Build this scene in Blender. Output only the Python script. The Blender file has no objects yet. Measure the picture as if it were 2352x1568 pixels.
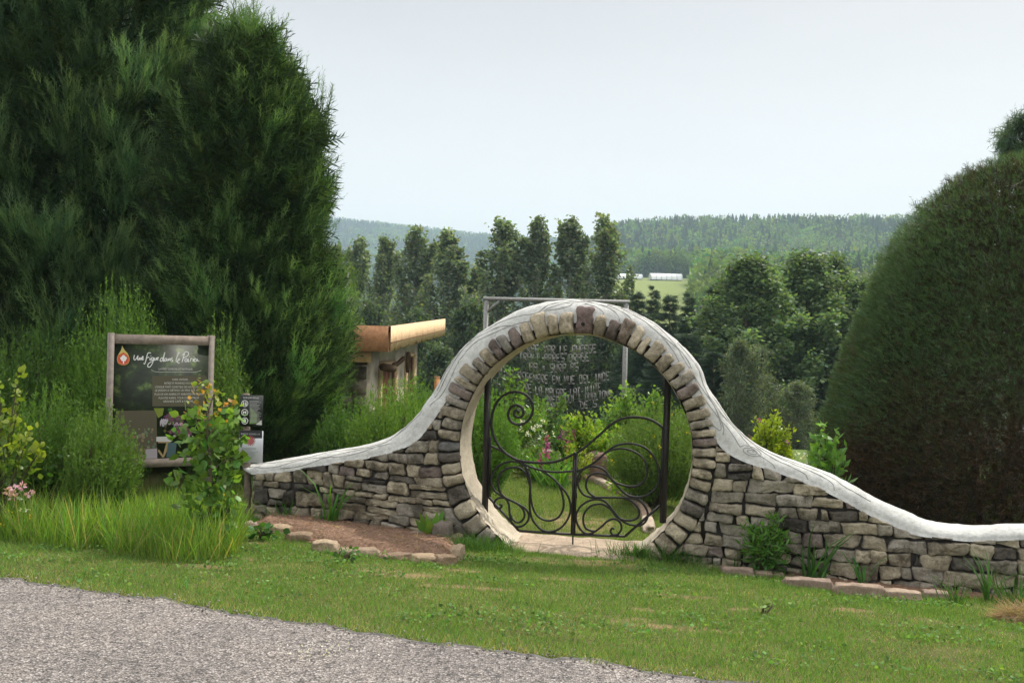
import bpy, math, random
import numpy as np
from mathutils import Matrix, Vector, noise as mnoise
R = math.radians
rng = np.random.default_rng(7)
random.seed(7)
S = bpy.context.scene
C = S.collection

# ------------------------------------------------------------------ camera
F, CX, CY, ROLL, CAMZ = 2287.0, 1176.0, 784.0, R(1.5), 1.65
cam = bpy.data.cameras.new('camera'); cam.lens = 35.0; cam.sensor_width = 36.0
cam.clip_end = 12000; cam.clip_start = 0.05
co = bpy.data.objects.new('camera', cam); C.objects.link(co)
co.matrix_world = Matrix.Translation((0, 0, CAMZ)) @ Matrix.Rotation(R(90), 4, 'X') @ Matrix.Rotation(ROLL, 4, 'Z')
S.camera = co
S.view_settings.view_transform = 'Standard'; S.view_settings.look = 'None'
S.view_settings.exposure = 0.38; S.view_settings.gamma = 1.0
S.cycles.use_denoising = True
S.cycles.max_bounces = 6; S.cycles.diffuse_bounces = 3; S.cycles.transmission_bounces = 3
S.cycles.volume_bounces = 1; S.cycles.use_adaptive_sampling = True; S.cycles.adaptive_threshold = 0.02
S.cycles.sample_clamp_indirect = 4.0

# ------------------------------------------------------------------ sky and sun
SUN_AZ, SUN_EL = R(42), R(53)          # azimuth from +Y towards +X
w = bpy.data.worlds.new('World'); S.world = w; w.use_nodes = True
nt = w.node_tree; nt.nodes.clear()
out = nt.nodes.new('ShaderNodeOutputWorld')
sky = nt.nodes.new('ShaderNodeTexSky'); sky.sky_type = 'NISHITA'; sky.sun_disc = False
sky.sun_elevation = SUN_EL; sky.sun_rotation = SUN_AZ; sky.dust_density = 6.0; sky.air_density = 1.0
b1 = nt.nodes.new('ShaderNodeBackground'); b1.inputs[1].default_value = 0.025; sky.altitude = 400
nt.links.new(sky.outputs[0], b1.inputs[0])
# thin bright overcast veil over the blue
tc = nt.nodes.new('ShaderNodeTexCoord')
sep = nt.nodes.new('ShaderNodeSeparateXYZ'); nt.links.new(tc.outputs['Generated'], sep.inputs[0])
rp = nt.nodes.new('ShaderNodeValToRGB'); nt.links.new(sep.outputs[2], rp.inputs[0])
e = rp.color_ramp.elements
e[0].position = 0.0; e[0].color = (0.80, 0.805, 0.785, 1)
e[1].position = 1.0; e[1].color = (1.55, 1.52, 1.48, 1)
m = e.new(0.16); m.color = (0.70, 0.69, 0.67, 1)
m = e.new(0.33); m.color = (0.52, 0.505, 0.49, 1)
m = e.new(0.55); m.color = (1.15, 1.13, 1.1, 1)
ns = nt.nodes.new('ShaderNodeTexNoise'); ns.inputs['Scale'].default_value = 2.2; ns.inputs['Detail'].default_value = 4
mp = nt.nodes.new('ShaderNodeMapping'); mp.inputs['Scale'].default_value = (1, 1, 5)
nt.links.new(tc.outputs['Generated'], mp.inputs[0]); nt.links.new(mp.outputs[0], ns.inputs[0])
mr = nt.nodes.new('ShaderNodeMapRange'); mr.inputs[3].default_value = 0.90; mr.inputs[4].default_value = 1.06
nt.links.new(ns.outputs[0], mr.inputs[0])
mx = nt.nodes.new('ShaderNodeVectorMath'); mx.operation = 'SCALE'
nt.links.new(rp.outputs[0], mx.inputs[0]); nt.links.new(mr.outputs[0], mx.inputs['Scale'])
b2 = nt.nodes.new('ShaderNodeBackground'); b2.inputs[1].default_value = 0.95
nt.links.new(mx.outputs[0], b2.inputs[0])
ad = nt.nodes.new('ShaderNodeAddShader')
nt.links.new(b1.outputs[0], ad.inputs[0]); nt.links.new(b2.outputs[0], ad.inputs[1]); nt.links.new(ad.outputs[0], out.inputs[0])
sl = bpy.data.lights.new('sun', 'SUN'); sl.energy = 3.2; sl.angle = R(2.0); sl.color = (1.0, 0.95, 0.86)
so = bpy.data.objects.new('sun', sl); C.objects.link(so)
sdir = Vector((math.sin(SUN_AZ) * math.cos(SUN_EL), math.cos(SUN_AZ) * math.cos(SUN_EL), math.sin(SUN_EL)))
so.rotation_euler = sdir.to_track_quat('Z', 'Y').to_euler(); so.location = sdir * 60

# ------------------------------------------------------------------ helpers
cr, sr = math.cos(ROLL), math.sin(ROLL)
def ray(px, py):
    x, y = (px - CX) / F, (CY - py) / F
    return np.array([x * cr - y * sr, 1.0, x * sr + y * cr])
def P(px, py, Y):
    d = ray(px, py); return np.array([d[0] * Y, Y, CAMZ + d[2] * Y])

class VPlane:
    """vertical plane: u along d, off = distance behind it"""
    def __init__(s, o, d):
        s.o = np.array(o, float); d = np.array(d, float); s.d = d / np.linalg.norm(d); s.n = np.array([-s.d[1], s.d[0]])
    def uv(s, px, py, off=0.0):
        r = ray(px, py); den = r[0] * s.n[0] + r[1] * s.n[1]
        t = ((s.o @ s.n) + off) / den
        p = np.array([r[0] * t, r[1] * t]); return np.array([(p - s.o) @ s.d, CAMZ + r[2] * t])
    def pt(s, u, z, off=0.0):
        p = s.o + s.d * u + s.n * off; return np.array([p[0], p[1], z])
    def at(s, px, py, off=0.0):
        u, z = s.uv(px, py, off); return s.pt(u, z, off)

def nrm(a):
    return a / (np.linalg.norm(a, axis=-1, keepdims=True) + 1e-9)

def top(o):
    while o.parent: o = o.parent
    return o
def mesh_np(name, V, faces, mat, parent=None, col=None, smooth=False, origin=None):
    """V in world coordinates; stored relative to the thing's base"""
    V = np.asarray(V, float)
    off = np.array(top(parent).location) if parent is not None else (np.array(origin, float) if origin is not None else np.zeros(3))
    me = bpy.data.meshes.new(name)
    me.vertices.add(len(V)); me.vertices.foreach_set('co', (V - off).astype(np.float32).ravel())
    if isinstance(faces, np.ndarray): groups = [faces]
    else:
        by = {}
        for f in faces: by.setdefault(len(f), []).append(f)
        groups = [np.array(g) for g in by.values()]
    nl = sum(g.size for g in groups); npl = sum(len(g) for g in groups)
    me.loops.add(nl); me.polygons.add(npl)
    me.loops.foreach_set('vertex_index', np.concatenate([g.ravel() for g in groups]).astype(np.int32))
    st, k = [], 0
    for g in groups:
        st.append(k + np.arange(len(g)) * g.shape[1]); k += g.size
    me.polygons.foreach_set('loop_start', np.concatenate(st).astype(np.int32))
    if smooth: me.polygons.foreach_set('use_smooth', np.ones(npl, bool))
    me.update(calc_edges=True); me.validate()
    if col is not None:
        col = np.asarray(col, float)
        if col.ndim == 1: col = np.tile(col, (len(V), 1))
        a = me.color_attributes.new('col', 'FLOAT_COLOR', 'POINT')
        a.data.foreach_set('color', np.c_[np.clip(col, 0, 1), np.ones(len(V))].astype(np.float32).ravel())
    me.materials.append(mat)
    o = bpy.data.objects.new(name, me); C.objects.link(o)
    if parent is not None: o.parent = parent
    elif origin is not None: o.location = origin
    return o
def thing(name, label, cat, loc, group=None):
    o = bpy.data.objects.new(name, None); C.objects.link(o); o.location = loc; o.empty_display_size = 0.1
    o['label'] = label; o['category'] = cat
    if group: o['group'] = group
    return o
def tag(o, label=None, cat=None, group=None, kind=None):
    if label: o['label'] = label
    if cat: o['category'] = cat
    if group: o['group'] = group
    if kind: o['kind'] = kind
    return o
def copy_tree(o, parent=None):
    c = o.copy(); C.objects.link(c)
    if parent: c.parent = parent
    for ch in o.children: copy_tree(ch, c)
    return c

class MB:
    """collects shapes into one mesh, with a colour per vertex"""
    def __init__(s): s.V, s.Fs, s.col = [], [], []
    def add(s, V, Fc, col=(0.5, 0.5, 0.5)):
        k = sum(len(v) for v in s.V) if s.V else 0
        V = np.asarray(V, float); s.V.append(V)
        s.Fs += [[i + k for i in f] for f in Fc]
        col = np.asarray(col, float); s.col.append(np.tile(col, (len(V), 1)) if col.ndim == 1 else col)
    def hexa(s, p, col=(0.5, 0.5, 0.5)):   # 8 corners: 0-3 one face loop, 4-7 the opposite
        s.add(p, [[3, 2, 1, 0], [4, 5, 6, 7], [0, 1, 5, 4], [1, 2, 6, 5], [2, 3, 7, 6], [3, 0, 4, 7]], col)
    def box(s, c, d, col=(0.5, 0.5, 0.5), ax=None):
        c = np.asarray(c, float); a = np.eye(3) if ax is None else np.asarray(ax, float)
        h = np.asarray(d, float) / 2
        q = [(-1, -1, -1), (1, -1, -1), (1, 1, -1), (-1, 1, -1), (-1, -1, 1), (1, -1, 1), (1, 1, 1), (-1, 1, 1)]
        s.hexa([c + a[0] * h[0] * i + a[1] * h[1] * j + a[2] * h[2] * k for i, j, k in q], col)
    def tube(s, pts, r, n=6, col=(0.5, 0.5, 0.5), cap=True):
        pts = np.asarray(pts, float); m_ = len(pts)
        r = np.full(m_, r) if np.isscalar(r) else np.asarray(r)
        t = nrm(np.gradient(pts, axis=0))
        ref = np.array([0.0, 0.0, 1.0]) if abs(t[0][2]) < 0.9 else np.array([1.0, 0, 0])
        x = nrm(np.cross(ref, t[0])); V = []
        for i in range(m_):
            x = nrm(x - t[i] * (x @ t[i])); y = np.cross(t[i], x)
            for k in range(n):
                a = 2 * math.pi * k / n
                V.append(pts[i] + r[i] * (math.cos(a) * x + math.sin(a) * y))
        Fc = [[i * n + k, i * n + (k + 1) % n, (i + 1) * n + (k + 1) % n, (i + 1) * n + k] for i in range(m_ - 1) for k in range(n)]
        if cap: Fc += [list(range(n))[::-1], [(m_ - 1) * n + k for k in range(n)]]
        s.add(V, Fc, col)
    def build(s, name, mat, parent=None, origin=None, smooth=False):
        return mesh_np(name, np.concatenate(s.V), s.Fs, mat, parent, np.concatenate(s.col), smooth, origin)

def spline(pts, sub=6):
    p = np.asarray(pts, float); p = np.vstack([2 * p[0] - p[1], p, 2 * p[-1] - p[-2]]); o = []
    for i in range(1, len(p) - 2):
        for k in range(sub):
            t = k / sub
            o.append(0.5 * (2 * p[i] + (p[i + 1] - p[i - 1]) * t + (2 * p[i - 1] - 5 * p[i] + 4 * p[i + 1] - p[i + 2]) * t * t + (3 * p[i] - p[i - 1] - 3 * p[i + 1] + p[i + 2]) * t ** 3))
    o.append(p[-2]); return np.array(o)
def n3(v, sc=1.0, off=0.0):
    return mnoise.noise(Vector((v[0] * sc + off, v[1] * sc + off * 1.7, v[2] * sc - off)))
def ss(a, b, x):
    t = np.clip((np.asarray(x, float) - a) / (b - a), 0, 1); return t * t * (3 - 2 * t)

# ------------------------------------------------------------------ materials
def newmat(name):
    m_ = bpy.data.materials.new(name); m_.use_nodes = True; t = m_.node_tree
    return m_, t, t.nodes['Principled BSDF'], t.nodes['Material Output']
def L(t, a, b): t.links.new(a, b)
def nd(t, ty, **kw):
    n = t.nodes.new(ty)
    for k, v in kw.items():
        if k in n.inputs: n.inputs[k].default_value = v
        else: setattr(n, k, v)
    return n
def objco(t): return nd(t, 'ShaderNodeTexCoord').outputs['Object']
def mulcol(t, a, b, fac=1.0):
    m_ = nd(t, 'ShaderNodeMix', data_type='RGBA', blend_type='MULTIPLY'); m_.inputs[0].default_value = fac
    L(t, a, m_.inputs[6]); L(t, b, m_.inputs[7]); return m_.outputs[2]
def ramp(t, src, stops):
    r_ = nd(t, 'ShaderNodeValToRGB'); L(t, src, r_.inputs[0]); el = r_.color_ramp.elements
    while len(el) < len(stops): el.new(0.5)
    for q, (p, c) in zip(el, stops): q.position = p; q.color = (*c, 1) if len(c) == 3 else c
    return r_.outputs[0]
def bump(t, b, src, st, dist=0.01):
    n = nd(t, 'ShaderNodeBump'); n.inputs['Strength'].default_value = st; n.inputs['Distance'].default_value = dist
    L(t, src, n.inputs['Height']); L(t, n.outputs[0], b.inputs['Normal'])
def noise(t, sc, det=4, rough=0.6):
    n = nd(t, 'ShaderNodeTexNoise'); n.inputs['Scale'].default_value = sc; n.inputs['Detail'].default_value = det
    n.inputs['Roughness'].default_value = rough; L(t, objco(t), n.inputs['Vector']); return n.outputs[0]

def leafmat(name, transl=0.35, rough=0.5, spec=0.3):
    m_, t, b, o = newmat(name)
    a = nd(t, 'ShaderNodeAttribute', attribute_name='col')
    L(t, a.outputs['Color'], b.inputs['Base Color']); b.inputs['Roughness'].default_value = rough
    b.inputs['Specular IOR Level'].default_value = spec
    tr = nd(t, 'ShaderNodeBsdfTranslucent')
    g = nd(t, 'ShaderNodeMix', data_type='RGBA', blend_type='MULTIPLY'); g.inputs[0].default_value = 1
    L(t, a.outputs['Color'], g.inputs[6]); g.inputs[7].default_value = (1.5, 1.6, 0.6, 1); L(t, g.outputs[2], tr.inputs[0])
    mx_ = nd(t, 'ShaderNodeMixShader'); mx_.inputs[0].default_value = transl
    L(t, b.outputs[0], mx_.inputs[1]); L(t, tr.outputs[0], mx_.inputs[2]); L(t, mx_.outputs[0], o.inputs[0])
    return m_
def plain(name, col=None, rough=0.7, spec=0.3, nsc=None, nlo=0.8, nhi=1.15, bsc=None, bst=0.3, bd=0.01, metal=0.0):
    """attribute colour (or col) with noise variation and bump"""
    m_, t, b, o = newmat(name)
    if col is None: c = nd(t, 'ShaderNodeAttribute', attribute_name='col').outputs['Color']
    else:
        c = nd(t, 'ShaderNodeRGB'); c.outputs[0].default_value = (*col, 1); c = c.outputs[0]
    if nsc: c = mulcol(t, c, ramp(t, noise(t, nsc), [(0.3, (nlo,) * 3), (0.7, (nhi,) * 3)]))
    L(t, c, b.inputs['Base Color']); b.inputs['Roughness'].default_value = rough; b.inputs['Specular IOR Level'].default_value = spec
    b.inputs['Metallic'].default_value = metal
    if bsc: bump(t, b, noise(t, bsc, 6), bst, bd)
    return m_

M = {}
M['cypress'] = leafmat('cypress_leaf', 0.25, 0.55, 0.25)
M['leaf'] = leafmat('green_leaf', 0.4, 0.42, 0.4)
M['broom'] = leafmat('broom_leaf', 0.35, 0.55, 0.25)
M['far_leaf'] = leafmat('tree_leaf', 0.42, 0.5, 0.35)
M['grass'] = leafmat('grass_blade', 0.35, 0.6, 0.2)
M['bark'] = plain('bark', None, 0.9, 0.1, 14, 0.6, 1.3, 30, 0.6)
M['iron'] = plain('wrought_iron', (0.014, 0.012, 0.011), 0.55, 0.35, 30, 0.7, 1.6, 80, 0.2, 0.002)
M['paint'] = plain('printed_colour', None, 0.35, 0.4)
M['oldwood'] = plain('weathered_wood', None, 0.75, 0.2, 20, 0.75, 1.2, 60, 0.3, 0.003)
M['petal'] = leafmat('petal', 0.3, 0.6, 0.2)

def stonemat(name, lich=True):
    m_, t, b, o = newmat(name)
    c = nd(t, 'ShaderNodeAttribute', attribute_name='col').outputs['Color']
    c = mulcol(t, c, ramp(t, noise(t, 9, 8, 0.7), [(0.28, (0.62, 0.6, 0.58)), (0.55, (1.02, 1.0, 0.98)), (0.75, (1.3, 1.28, 1.2))]))
    c = mulcol(t, c, ramp(t, noise(t, 60, 5, 0.7), [(0.3, (0.7, 0.7, 0.7)), (0.6, (1.12, 1.12, 1.12))]))
    if lich:
        f = ramp(t, noise(t, 3.6, 9, 0.75), [(0.50, (1, 1, 1)), (0.57, (0.45, 0.44, 0.42)), (0.68, (0.2, 0.195, 0.19))])
        c = mulcol(t, c, f, 0.8)
    L(t, c, b.inputs['Base Color']); b.inputs['Roughness'].default_value = 0.92; b.inputs['Specular IOR Level'].default_value = 0.15
    bump(t, b, noise(t, 34, 9, 0.78), 1.0, 0.022)
    return m_
M['stone'] = stonemat('sandstone')
M['edge'] = stonemat('edging_sandstone', False)
def capmat(name, col, dark=0.75):
    m_, t, b, o = newmat(name)
    c = nd(t, 'ShaderNodeRGB'); c.outputs[0].default_value = (*col, 1); c = c.outputs[0]
    c = mulcol(t, c, ramp(t, noise(t, 3.5, 10, 0.75), [(0.3, (dark * .95, dark * .95, dark * .95)), (0.44, (.93, .93, .92)), (0.62, (1.08, 1.08, 1.06))]))
    c = mulcol(t, c, ramp(t, noise(t, 28, 7, 0.7), [(0.3, (0.84, 0.84, 0.84)), (0.6, (1.05, 1.05, 1.05))]))
    c = mulcol(t, c, ramp(t, noise(t, 1.3, 10, 0.8), [(0.45, (1.02, 1.02, 1.01)), (0.64, (.84, .83, .81))]), .7)
    vc = nd(t, 'ShaderNodeTexVoronoi', feature='DISTANCE_TO_EDGE'); vc.inputs['Scale'].default_value = 2.6
    ad_ = nd(t, 'ShaderNodeVectorMath', operation='ADD'); nz_ = nd(t, 'ShaderNodeTexNoise'); nz_.inputs['Scale'].default_value = 5; L(t, objco(t), nz_.inputs['Vector'])
    L(t, objco(t), ad_.inputs[0]); L(t, nz_.outputs['Color'], ad_.inputs[1]); L(t, ad_.outputs[0], vc.inputs['Vector'])
    c = mulcol(t, c, ramp(t, vc.outputs['Distance'], [(0.0, (.5, .49, .47)), (0.008, (1, 1, 1))]), .55)
    L(t, c, b.inputs['Base Color']); b.inputs['Roughness'].default_value = 0.88; b.inputs['Specular IOR Level'].default_value = 0.2
    bump(t, b, noise(t, 18, 9, 0.75), 0.8, 0.018)
    return m_
M['cap'] = capmat('lime_mortar', (0.57, 0.57, 0.555))
M['reveal'] = capmat('tan_mortar', (0.56, 0.49, 0.39), 0.7)
M['groove'] = plain('groove', (0.27, 0.265, 0.25), 0.9, 0.1)

# ------------------------------------------------------------------ the lie of the land
WALL = VPlane((0.58, 9.2), (1.0, -0.22)); TH = 0.44
def road_edge(x): return 5.316 - 0.378 * x + 0.03 * np.sin(np.asarray(x) * 1.9) + 0.02 * np.sin(np.asarray(x) * 5.3)
_b = [WALL.uv(600, 1196), WALL.uv(1320, 1277), WALL.uv(1800, 1322), WALL.uv(2300, 1376)]
_bu, _bz = [q[0] for q in _b], [q[1] for q in _b]
def wall_base(u): return np.interp(u, _bu, _bz)
def wall_y(x): return 9.2 - 0.22 * (np.asarray(x) - 0.58)
AZ = lambda px: (px - CX) / F
_rl = np.array([(0, 500), (500, 505), (740, 527), (850, 533), (1000, 548), (1080, 560), (1150, 566), (1250, 572), (1430, 580), (1700, 590), (2400, 600)])
_rr = np.array([(1000, 660), (1300, 600), (1400, 572), (1480, 560), (1560, 552), (1700, 550), (1850, 546), (2040, 550), (2400, 548)])
def far_z(x, y):
    r = np.hypot(x, y); px = CX + F * np.clip(x / np.maximum(y, 1), -3, 3)
    up = lambda ry: (CY - ry + (px - CX) * sr) / F
    zl2, zr1 = CAMZ + up(np.interp(px, _rl[:, 0], _rl[:, 1])) * 2000, CAMZ + up(np.interp(px, _rr[:, 0], _rr[:, 1])) * 1000
    lr = np.log(np.maximum(r, 1))
    def prof(rs, zs): return np.interp(lr, np.log(rs), zs)
    zl = prof([16, 40, 75, 150, 300, 600, 1200], [0, -1.7, -4.5, -12, -16, 0, 75])
    zl = np.where(r > 1200, 75 + (zl2 - 75) * ss(1200, 2000, r), zl)
    zl = np.where(r > 2000, zl2 - (r - 2000) * 0.08, zl)
    zr = prof([16, 40, 75, 150, 300, 360, 470, 600], [0, -1.8, -4.5, -8, 14, 20, 33, 42])
    zr = np.where(r > 600, 42 + (zr1 - 42) * ss(560, 1000, r), zr)
    zr = np.where(r > 1000, zr1 - (r - 1000) * 0.04, zr)
    k = ss(1250, 1400, px) * (1 - ss(1000, 1350, r))
    z = zl * (1 - k) + zr * k
    z = z + ss(200, 900, r) * (4 * np.sin(x / 90 + 1) + 3 * np.sin(y / 120 + x / 200))
    return np.maximum(z, -20)
def g(x, y):
    x = np.asarray(x, float); y = np.asarray(y, float)
    re, wy = road_edge(x), wall_y(x)
    u = (x - 0.58) / WALL.d[0]
    wb = wall_base(np.clip(u, -5, 7))
    t = (y - re) / (wy - re)
    z = np.where(t < 0, 0.0, np.where(t < 1, wb * (t * 0.75 + 0.25 * t * t), wb))
    f = far_z(x, y)
    z = np.where(np.hypot(x, y) > 16, z * 1 + f, z)
    return z + 0.012 * np.sin(x * 2.1 + y * 1.3) * (t > 0.1)
def hit(px, py):
    d = ray(px, py); Y = 6.0
    lo, hi = 3.0, 60.0
    for _ in range(50):
        Y = (lo + hi) / 2
        if CAMZ + d[2] * Y > g(d[0] * Y, Y): lo = Y
        else: hi = Y
    return np.array([d[0] * Y, Y, float(g(d[0] * Y, Y))])
def gp(x, y): return np.array([x, y, float(g(x, y))])

# flower beds (world outlines)
BED = np.array([hit(*q)[:2] for q in [(572, 1212), (640, 1222), (700, 1246), (800, 1268), (900, 1280), (1000, 1292), (1040, 1292), (1060, 1262), (1050, 1222), (1030, 1185), (800, 1185), (600, 1192)]])
RBED = np.array([hit(*q)[:2] for q in [(1530, 1282), (1640, 1297), (1720, 1310), (1810, 1330), (1910, 1348), (2020, 1362), (2110, 1368), (2190, 1374), (2300, 1380), (2300, 1340), (1900, 1310), (1540, 1270)]])
def inside(poly, x, y):
    x = np.asarray(x); y = np.asarray(y); r_ = np.zeros(x.shape, bool); n = len(poly)
    for i in range(n):
        (x1, y1), (x2, y2) = poly[i], poly[(i + 1) % n]
        c = ((y1 > y) != (y2 > y)) & (x < (x2 - x1) * (y - y1) / (y2 - y1 + 1e-12) + x1); r_ ^= c
    return r_
# bare or worn patches in the lawn: pixel centre, half size along x and depth in metres
PATCH = [(*hit(px, py)[:2], a, b) for px, py, a, b in [(1330, 1292, .55, .28), (1250, 1287, .3, .2), (1420, 1300, .3, .14), (940, 1322, .3, .14), (880, 1312, .2, .1), (1010, 1345, .25, .08),
        (470, 1300, .3, .1), (560, 1285, .12, .08), (600, 1245, .14, .12), (1290, 1330, .3, .08), (1500, 1360, .2, .1), (1580, 1372, .18, .08), (1540, 1440, .35, .1), (1620, 1448, .2, .08),
        (1420, 1420, .25, .09), (1480, 1400, .15, .06), (1950, 1400, .2, .1), (1330, 1200, .42, .75), (1060, 1310, .2, .08), (2010, 1470, .12, .05), (1700, 1400, .2, .06), (1100, 1350, .3, .06)]]
def bare(x, y):
    b = np.zeros(np.shape(x))
    for cx, cy, a, q in PATCH:
        d = ((x - cx) / a) ** 2 + ((y - cy) / q) ** 2
        near = d < 4
        if not np.any(near): continue
        xx, yv = np.asarray(x)[near], np.asarray(y)[near]
        nz = np.array([n3((p * 5, r_ * 9, 1)) + .7 * n3((p * 15, r_ * 22, 4)) for p, r_ in zip(xx, yv)])
        k = np.zeros(np.shape(x)); k[near] = np.clip(1.1 - d[near] + 1.3 * nz, 0, 1) * .75
        b = np.maximum(b, k)
    return b

# ------------------------------------------------------------------ ground: one sheet out to the hills
def stretch(a, b, n, far, m_):
    gq = np.geomspace(1, far, m_ + 1)[1:]
    step = (b - a) / n
    return np.linspace(a, b, n + 1), gq
xs = np.concatenate([-np.geomspace(7, 2400, 90)[::-1], np.linspace(-7, 7, 230)[1:-1], np.geomspace(7, 2400, 90)])
ys = np.concatenate([-np.geomspace(0.5, 150, 10)[::-1], np.linspace(0, 3.6, 10), np.linspace(3.6, 17, 250)[1:], np.geomspace(17, 3000, 130)[1:]])
GX, GY = np.meshgrid(xs, ys)
GZ = g(GX, GY)
GZ = np.where(GY < road_edge(GX) - 0.02, GZ - 0.03, GZ)
inb = inside(BED, GX, GY)
dbed = np.zeros_like(GX)
V = np.c_[GX.ravel(), GY.ravel(), GZ.ravel()]
nx, ny = len(xs), len(ys)
I = np.arange(nx * ny).reshape(ny, nx)
Q = np.stack([I[:-1, :-1], I[:-1, 1:], I[1:, 1:], I[1:, :-1]], -1).reshape(-1, 4)
gx, gy = V[:, 0], V[:, 1]
rr_ = np.hypot(gx, gy); pxx = CX + F * np.clip(gx / np.maximum(gy, 1), -3, 3)
col = np.tile([0.12, 0.125, 0.045], (len(V), 1)).astype(float)
b_ = bare(gx, gy)[:, None]; col = col * (1 - b_) + np.array([0.27, 0.19, 0.115]) * b_
soil = (inside(BED, gx, gy) | inside(RBED, gx, gy))[:, None]; col = np.where(soil, [0.19, 0.115, 0.08], col)
col = np.where((rr_ > 15)[:, None] & (pxx < 1600)[:, None], [0.05, 0.07, 0.025], col)
col = np.where((rr_ > 17)[:, None] & (rr_ < 48)[:, None] & (pxx > 1600)[:, None], [0.10, 0.15, 0.04], col)
col = np.where((rr_ > 48)[:, None], [0.03, 0.05, 0.02], col)
fld = (pxx > 1415) & (pxx < 1600) & (rr_ > 230) & (rr_ < 500)
col = np.where(fld[:, None], [0.19, 0.23, 0.075], col)
fld2 = (pxx > 1150) & (pxx < 1415) & (rr_ > 300) & (rr_ < 480)
col = np.where(fld2[:, None], [0.15, 0.19, 0.06], col)
m_, t, b, o = newmat('ground_earth')
c = nd(t, 'ShaderNodeAttribute', attribute_name='col').outputs['Color']
c = mulcol(t, c, ramp(t, noise(t, 2.0, 8, 0.7), [(0.3, (0.7, 0.72, 0.7)), (0.7, (1.3, 1.25, 1.2))]))
c = mulcol(t, c, ramp(t, noise(t, 55, 4, 0.7), [(0.3, (0.55, 0.55, 0.5)), (0.7, (1.35, 1.35, 1.3))]))
L(t, c, b.inputs['Base Color']); b.inputs['Roughness'].default_value = 0.95; b.inputs['Specular IOR Level'].default_value = 0.1
bump(t, b, noise(t, 45, 6, 0.7), 0.8, 0.02)
tag(mesh_np('ground', V, Q, m_, None, col, True), kind='structure')

# road: worn chip seal
rx = np.concatenate([np.linspace(-40, -6, 60)[:-1], np.linspace(-6, 6, 400), np.linspace(6, 40, 60)[1:]]); rows = []
yy = np.append(np.linspace(0, .997, 24), 1.0)
RV = []
for k in yy:
    e_ = road_edge(rx) + 0.018 * np.sin(rx * 17.0) + 0.012 * np.sin(rx * 41.0 + 1) + np.array([.05 * n3((q * 3.1, 0, 9)) + .025 * n3((q * 14, 2, 9)) for q in rx])
    RV.append(np.c_[rx, e_ * k + (1 - k) * (e_ - 7.0), np.full_like(rx, 0.006)])
RV[-1][:, 2] = -0.03
RV = np.concatenate(RV); J = np.arange(len(RV)).reshape(len(yy), len(rx))
RQ = np.stack([J[:-1, :-1], J[:-1, 1:], J[1:, 1:], J[1:, :-1]], -1).reshape(-1, 4)
m_, t, b, o = newmat('chip_seal')
vo = nd(t, 'ShaderNodeTexVoronoi'); vo.inputs['Scale'].default_value = 92; L(t, objco(t), vo.inputs['Vector'])
s_ = nd(t, 'ShaderNodeSeparateColor'); L(t, vo.outputs['Color'], s_.inputs[0])
chips = ramp(t, s_.outputs[0], [(0.0, (0.10, 0.094, 0.09)), (0.2, (0.19, 0.17, 0.16)), (0.5, (0.29, 0.258, 0.237)), (0.85, (0.38, 0.338, 0.312)), (1.0, (0.58, 0.54, 0.51))])
c = mulcol(t, chips, ramp(t, vo.outputs['Distance'], [(0.35, (1, 1, 1)), (0.75, (0.35, 0.34, 0.34))]))
c = mulcol(t, c, ramp(t, noise(t, 14, 6, 0.75), [(0.34, (0.36, 0.36, 0.38)), (0.47, (1.0, 1.0, 1.0))]))
c = mulcol(t, c, ramp(t, noise(t, 1.1, 5, 0.6), [(0.3, (0.74, 0.74, 0.75)), (0.5, (1.0, 1.0, 1.0)), (0.7, (1.16, 1.13, 1.09))]))
sx_ = nd(t, 'ShaderNodeAttribute', attribute_name='col')
c = mulcol(t, c, sx_.outputs['Color'])
L(t, c, b.inputs['Base Color']); b.inputs['Roughness'].default_value = 0.85; b.inputs['Specular IOR Level'].default_value = 0.3
bump(t, b, vo.outputs['Distance'], 0.8, -0.012)
de = (road_edge(RV[:, 0]) - RV[:, 1])
rc = np.ones((len(RV), 3)); 
tag(mesh_np('road', RV, RQ, m_, None, rc, True), kind='structure')
# broken dark tar rim along the lawn
mb = MB(); xq = np.linspace(-6, 6, 400)
ye = road_edge(xq) + 0.018 * np.sin(xq * 17.0) + 0.012 * np.sin(xq * 41.0 + 1) + np.array([.05 * n3((q * 3.1, 0, 9)) + .025 * n3((q * 14, 2, 9)) for q in xq])
VV = []; 
for i, x in enumerate(xq):
    wv = 0.045 + 0.03 * n3((x * 2.3, 0, 0)) + 0.02 * n3((x * 9, 3, 0))
    VV += [(x, ye[i] - wv, 0.0065), (x, ye[i] - wv * 0.5, 0.010 + 0.004 * n3((x * 12, 1, 1))), (x, ye[i] + 0.02, -0.01)]
FF = [[3 * i + k, 3 * i + 3 + k, 3 * i + 4 + k, 3 * i + 1 + k] for i in range(len(xq) - 1) for k in (0, 1)]
mb.add(VV, FF, (0.11, 0.105, 0.10))
tag(mb.build('road_rim', plain('tar_rim', None, 0.9, 0.2, 25, 0.5, 1.7, 90, 0.8)), kind='structure')

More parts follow.
